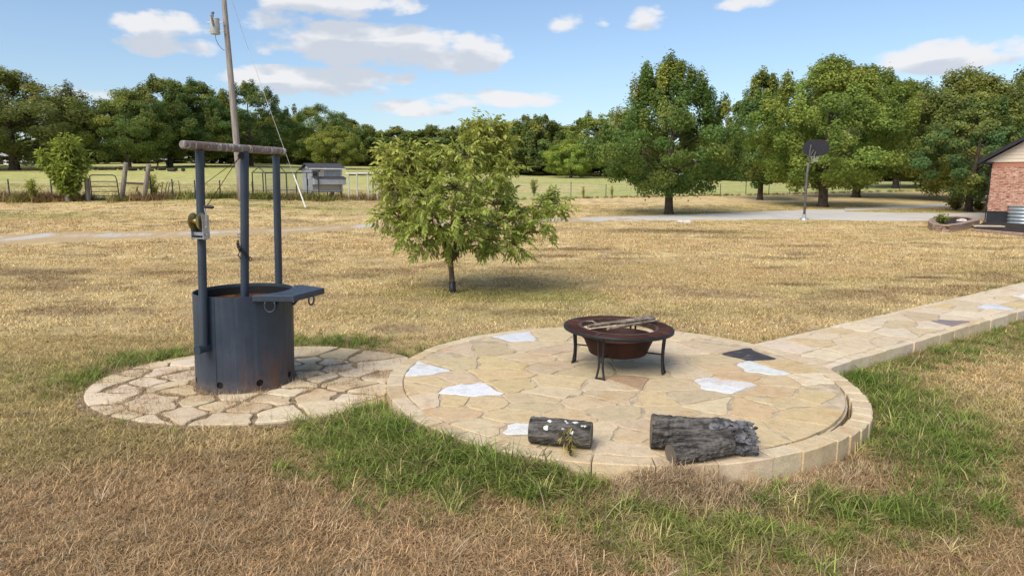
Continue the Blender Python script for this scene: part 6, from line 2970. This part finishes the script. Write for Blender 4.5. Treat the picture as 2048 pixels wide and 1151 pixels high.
def build_grass():
    rng = np.random.default_rng(99)
    dry_near = [clump('dry_tuft', 10 + i, 34, .030, .085, .0042, .055, 1.3, .75) for i in range(5)]
    dry_mid = [clump('dry_tuft', 20 + i, 30, .022, .052, .0085, .11, 1.3, .9, 2) for i in range(4)]
    dry_far = [clump('dry_tuft', 30 + i, 26, .04, .08, .018, .24, 1.2, .8, 2) for i in range(3)]
    green_t = [clump('green_tuft', 40 + i, 26, .09, .20, .0062, .06, 1.5, .35, 4) for i in range(5)]
    green_s = [clump('green_tuft', 50 + i, 26, .05, .11, .0055, .06, 1.3, .45, 3) for i in range(3)]
    weeds = [clump('weed_tuft', 60 + i, 40, .25, .75, .022, .30, .9, .3, 3) for i in range(4)]
    bands = [(2.4, 5.2, 620, dry_near, .0), (5.2, 8.5, 400, dry_near, 0), (8.5, 16, 105, dry_mid, 0), (16, 27, 30, dry_mid, 0), (27, 48, 9, dry_far, 0)]
    mesh_list = dry_near + dry_mid + dry_far
    off = {id(dry_near): 0, id(dry_mid): len(dry_near), id(dry_far): len(dry_near) + len(dry_mid)}
    PX, PY, KD, SC = [], [], [], []
    for (y0, y1, den, ml, _) in bands:
        w1 = y1 * .85 + 2.3
        n = int(den * (y1 - y0) * 2 * w1)
        x = rng.uniform(-w1, w1, n)
        y = rng.uniform(y0, y1, n)
        k = (np.abs(x) < y * .85 + 2.2) & ~blocked(x, y)
        x, y = x[k], y[k]
        g = green_amount(x + rng.normal(size=len(x)) * .15, y + rng.normal(size=len(x)) * .15)
        k = rng.random(len(x)) > g ** 1.6 * .95
        x, y = x[k], y[k]
        PX.append(x)
        PY.append(y)
        KD.append(rng.integers(0, len(ml), len(x)) + off[id(ml)])
        cl = fbm(x * 1.1, y * 1.1, 61, 3)
        SC.append(rng.uniform(.65, 1.25, len(x)) * (.75 + .6 * cl) * (1.5 if y0 >= 16 and ml is dry_mid else 1.0))
    x = np.concatenate(PX)
    y = np.concatenate(PY)
    kd = np.concatenate(KD)
    sc = np.concatenate(SC)
    col = grass_col(x, y)
    n = len(x)
    col = col * np.clip(1 + rng.normal(size=(n, 1)) * (.11 + .10 * sstep(9, 6, y))[:, None], .6, 1.6)
    pale = rng.random(n) < .10 * sstep(14, 6, y)
    col[pale] = col[pale] * .5 + np.array([.50, .42, .27]) * .5
    print('dry tufts', n)
    scatter('dry_grass', np.c_[x, y, ground_z(x, y)], sc, rng.uniform(0, 6.283, n), col, kd, mesh_list, M['dry_blade'],
            'short dry tan and brown lawn grass covering the yard', 'grass')
    # lush grass round the stonework
    n = 120000
    x = rng.uniform(-6, 12, n)
    y = rng.uniform(2.4, 14, n)
    g = green_amount(x + rng.normal(size=n) * .17, y + rng.normal(size=n) * .17)
    k = (rng.random(n) < g ** 1.1 * .85) & ~blocked(x, y) & (np.abs(x) < y * .80 + .9)
    x, y, g = x[k], y[k], g[k]
    n = len(x)
    # thin it out to an even density
    k = rng.random(n) < .9
    x, y, g = x[k], y[k], g[k]
    n = len(x)
    tall = rng.random(n) < sstep(.30, .85, g)
    kd = np.where(tall, rng.integers(0, 5, n), 5 + rng.integers(0, 3, n))
    f = fbm(x * 2, y * 2, 51, 3)[:, None]
    c1 = np.array([.165, .245, .050])
    c2 = np.array([.300, .330, .095])
    c3 = np.array([.44, .36, .17])
    col = c1 + (c2 - c1) * np.clip((f - .3) * 1.8 + (1 - g[:, None]) * .7, 0, 1)
    dryp = (rng.random(n) < .20 + .45 * (1 - g))
    col[dryp] = c3 * (.7 + .5 * rng.random((dryp.sum(), 1)))
    col *= np.clip(1 + rng.normal(size=(n, 1)) * .18, .5, 1.6)
    dp = np.hypot(x - PC[0], y - PC[1]) - PR
    an = np.degrees(np.arctan2(y - PC[1], x - PC[0])) % 360
    lush = np.exp(-np.maximum(dp, 0) / .22) * sstep(182, 196, an) * sstep(264, 250, an)
    sc = rng.uniform(.6, 1.1, n) * (.62 + .45 * g) * np.where(y > 7.6, .75, 1.0) * (1 + .15 * lush)
    print('green tufts', n)
    scatter('green_grass', np.c_[x, y, ground_z(x, y)], sc, rng.uniform(0, 6.283, n), col, kd, green_t + green_s, M['green_blade'],
            'lush green grass growing round the patio and along the path', 'grass')
    # dry straw caught between the apron stones, at the drum foot, and heaped against the patio edge
    n = 5200
    x = rng.uniform(-4.2, -.9, n)
    y = rng.uniform(5.1, 7.95, n)
    k = (pad_r(x, y) < 1.03) & (np.hypot(x - PC[0], y - PC[1]) > PR + .04) & (np.hypot(x - WC[0], y - WC[1]) > WR + .01)
    k &= (fbm(x * 3, y * 3, 70, 3) > .53) | (rng.random(n) < .05)
    x, y = x[k], y[k]
    a = rng.uniform(0, 6.283, 90)
    x = np.r_[x, WC[0] + (WR + .02) * np.cos(a)]
    y = np.r_[y, WC[1] + (WR + .02) * np.sin(a)]
    a = np.radians(rng.uniform(258, 322, 900))
    r = PR + rng.uniform(.02, .34, 900)
    a[:420] = np.radians(rng.normal(271, 7.5, 420))
    r[:420] = PR + np.abs(rng.normal(0, .13, 420)) + .02
    xh = PC[0] + r * np.cos(a)
    yh = PC[1] + r * np.sin(a)
    hz = .014 * np.ones(len(x))
    hh = .20 * np.exp(-((r - PR) / .2) ** 2) * np.exp(-((np.degrees(a) - 271) / 11) ** 2) * rng.random(900)
    x = np.r_[x, xh]
    y = np.r_[y, yh]
    hz = np.r_[hz, hh]
    n = len(x)
    col = np.array([.52, .39, .24]) * rng.uniform(.6, 1.2, (n, 1))
    straw = [clump('straw_tuft', 80 + i, 16, .05, .14, .0042, .07, .7, 1.0, 3) for i in range(4)]
    sc = np.r_[rng.uniform(.4, .8, n - 900), rng.uniform(.5, .95, 900)]
    scatter('straw', np.c_[x, y, hz], sc, rng.uniform(0, 6.283, n), col, rng.integers(0, 4, n), straw, M['dry_blade'],
            'loose dry straw between the apron stones and against the patio edge', 'straw')
    n = 900
    x = rng.uniform(-6, 6, n)
    y = 2.5 + 7.0 * rng.random(n) ** 1.4
    k = (np.abs(x) < y * .80 + .9) & ~blocked(x, y)
    x, y = x[k], y[k]
    n = len(x)
    strands = [clump('strand_tuft', 120 + i, 4, .10, .24, .0040, .09, .9, .95, 4) for i in range(5)]
    col = np.array([.56, .45, .30]) * rng.uniform(.55, 1.15, (n, 1))
    scatter('loose_straw', np.c_[x, y, ground_z(x, y) + .012], rng.uniform(.6, 1.2, n), rng.uniform(0, 6.283, n), col, rng.integers(0, 5, n), strands, M['dry_blade'],
            'long pale straw strands lying loose on the lawn', 'straw')
    # tall weeds along the fences
    X, Y_ = [], []
    segs = [((-80, 401), (130, 402), 260), ((140, 401), (180, 401), 40), ((235, 401), (330, 399), 90), ((330, 398), (520, 396), 150), ((500, 397), (770, 399), 190),
            ((960, 393), (1600, 388), 330), ((1600, 387), (1960, 380), 160)]
    for (a, b, k) in segs:
        A, B = G(*a), G(*b)
        t = rng.random(k)
        X.append(A.x + (B.x - A.x) * t + rng.normal(size=k) * .25)
        Y_.append(A.y + (B.y - A.y) * t + rng.normal(size=k) * .45)
    x = np.concatenate(X)
    y = np.concatenate(Y_)
    n = len(x)
    f = fbm(x * .5, y * .5, 90, 3)[:, None]
    col = np.array([.34, .235, .12]) + (np.array([.22, .23, .06]) - np.array([.34, .235, .12])) * sstep(.42, .6, f)
    col = col * rng.uniform(.6, 1.25, (n, 1))
    sc = rng.uniform(.35, 1.05, n) * np.where(x > 0, .55, 1.0) * np.where(x < -22, 1.15, 1)
    scatter('fence_weeds', np.c_[x, y, tz(x, y) - .01], sc, rng.uniform(0, 6.283, n), col, rng.integers(0, 4, n), weeds, M['dry_blade'],
            'tall dry weeds growing along the fence lines', 'weeds')


build_grass()
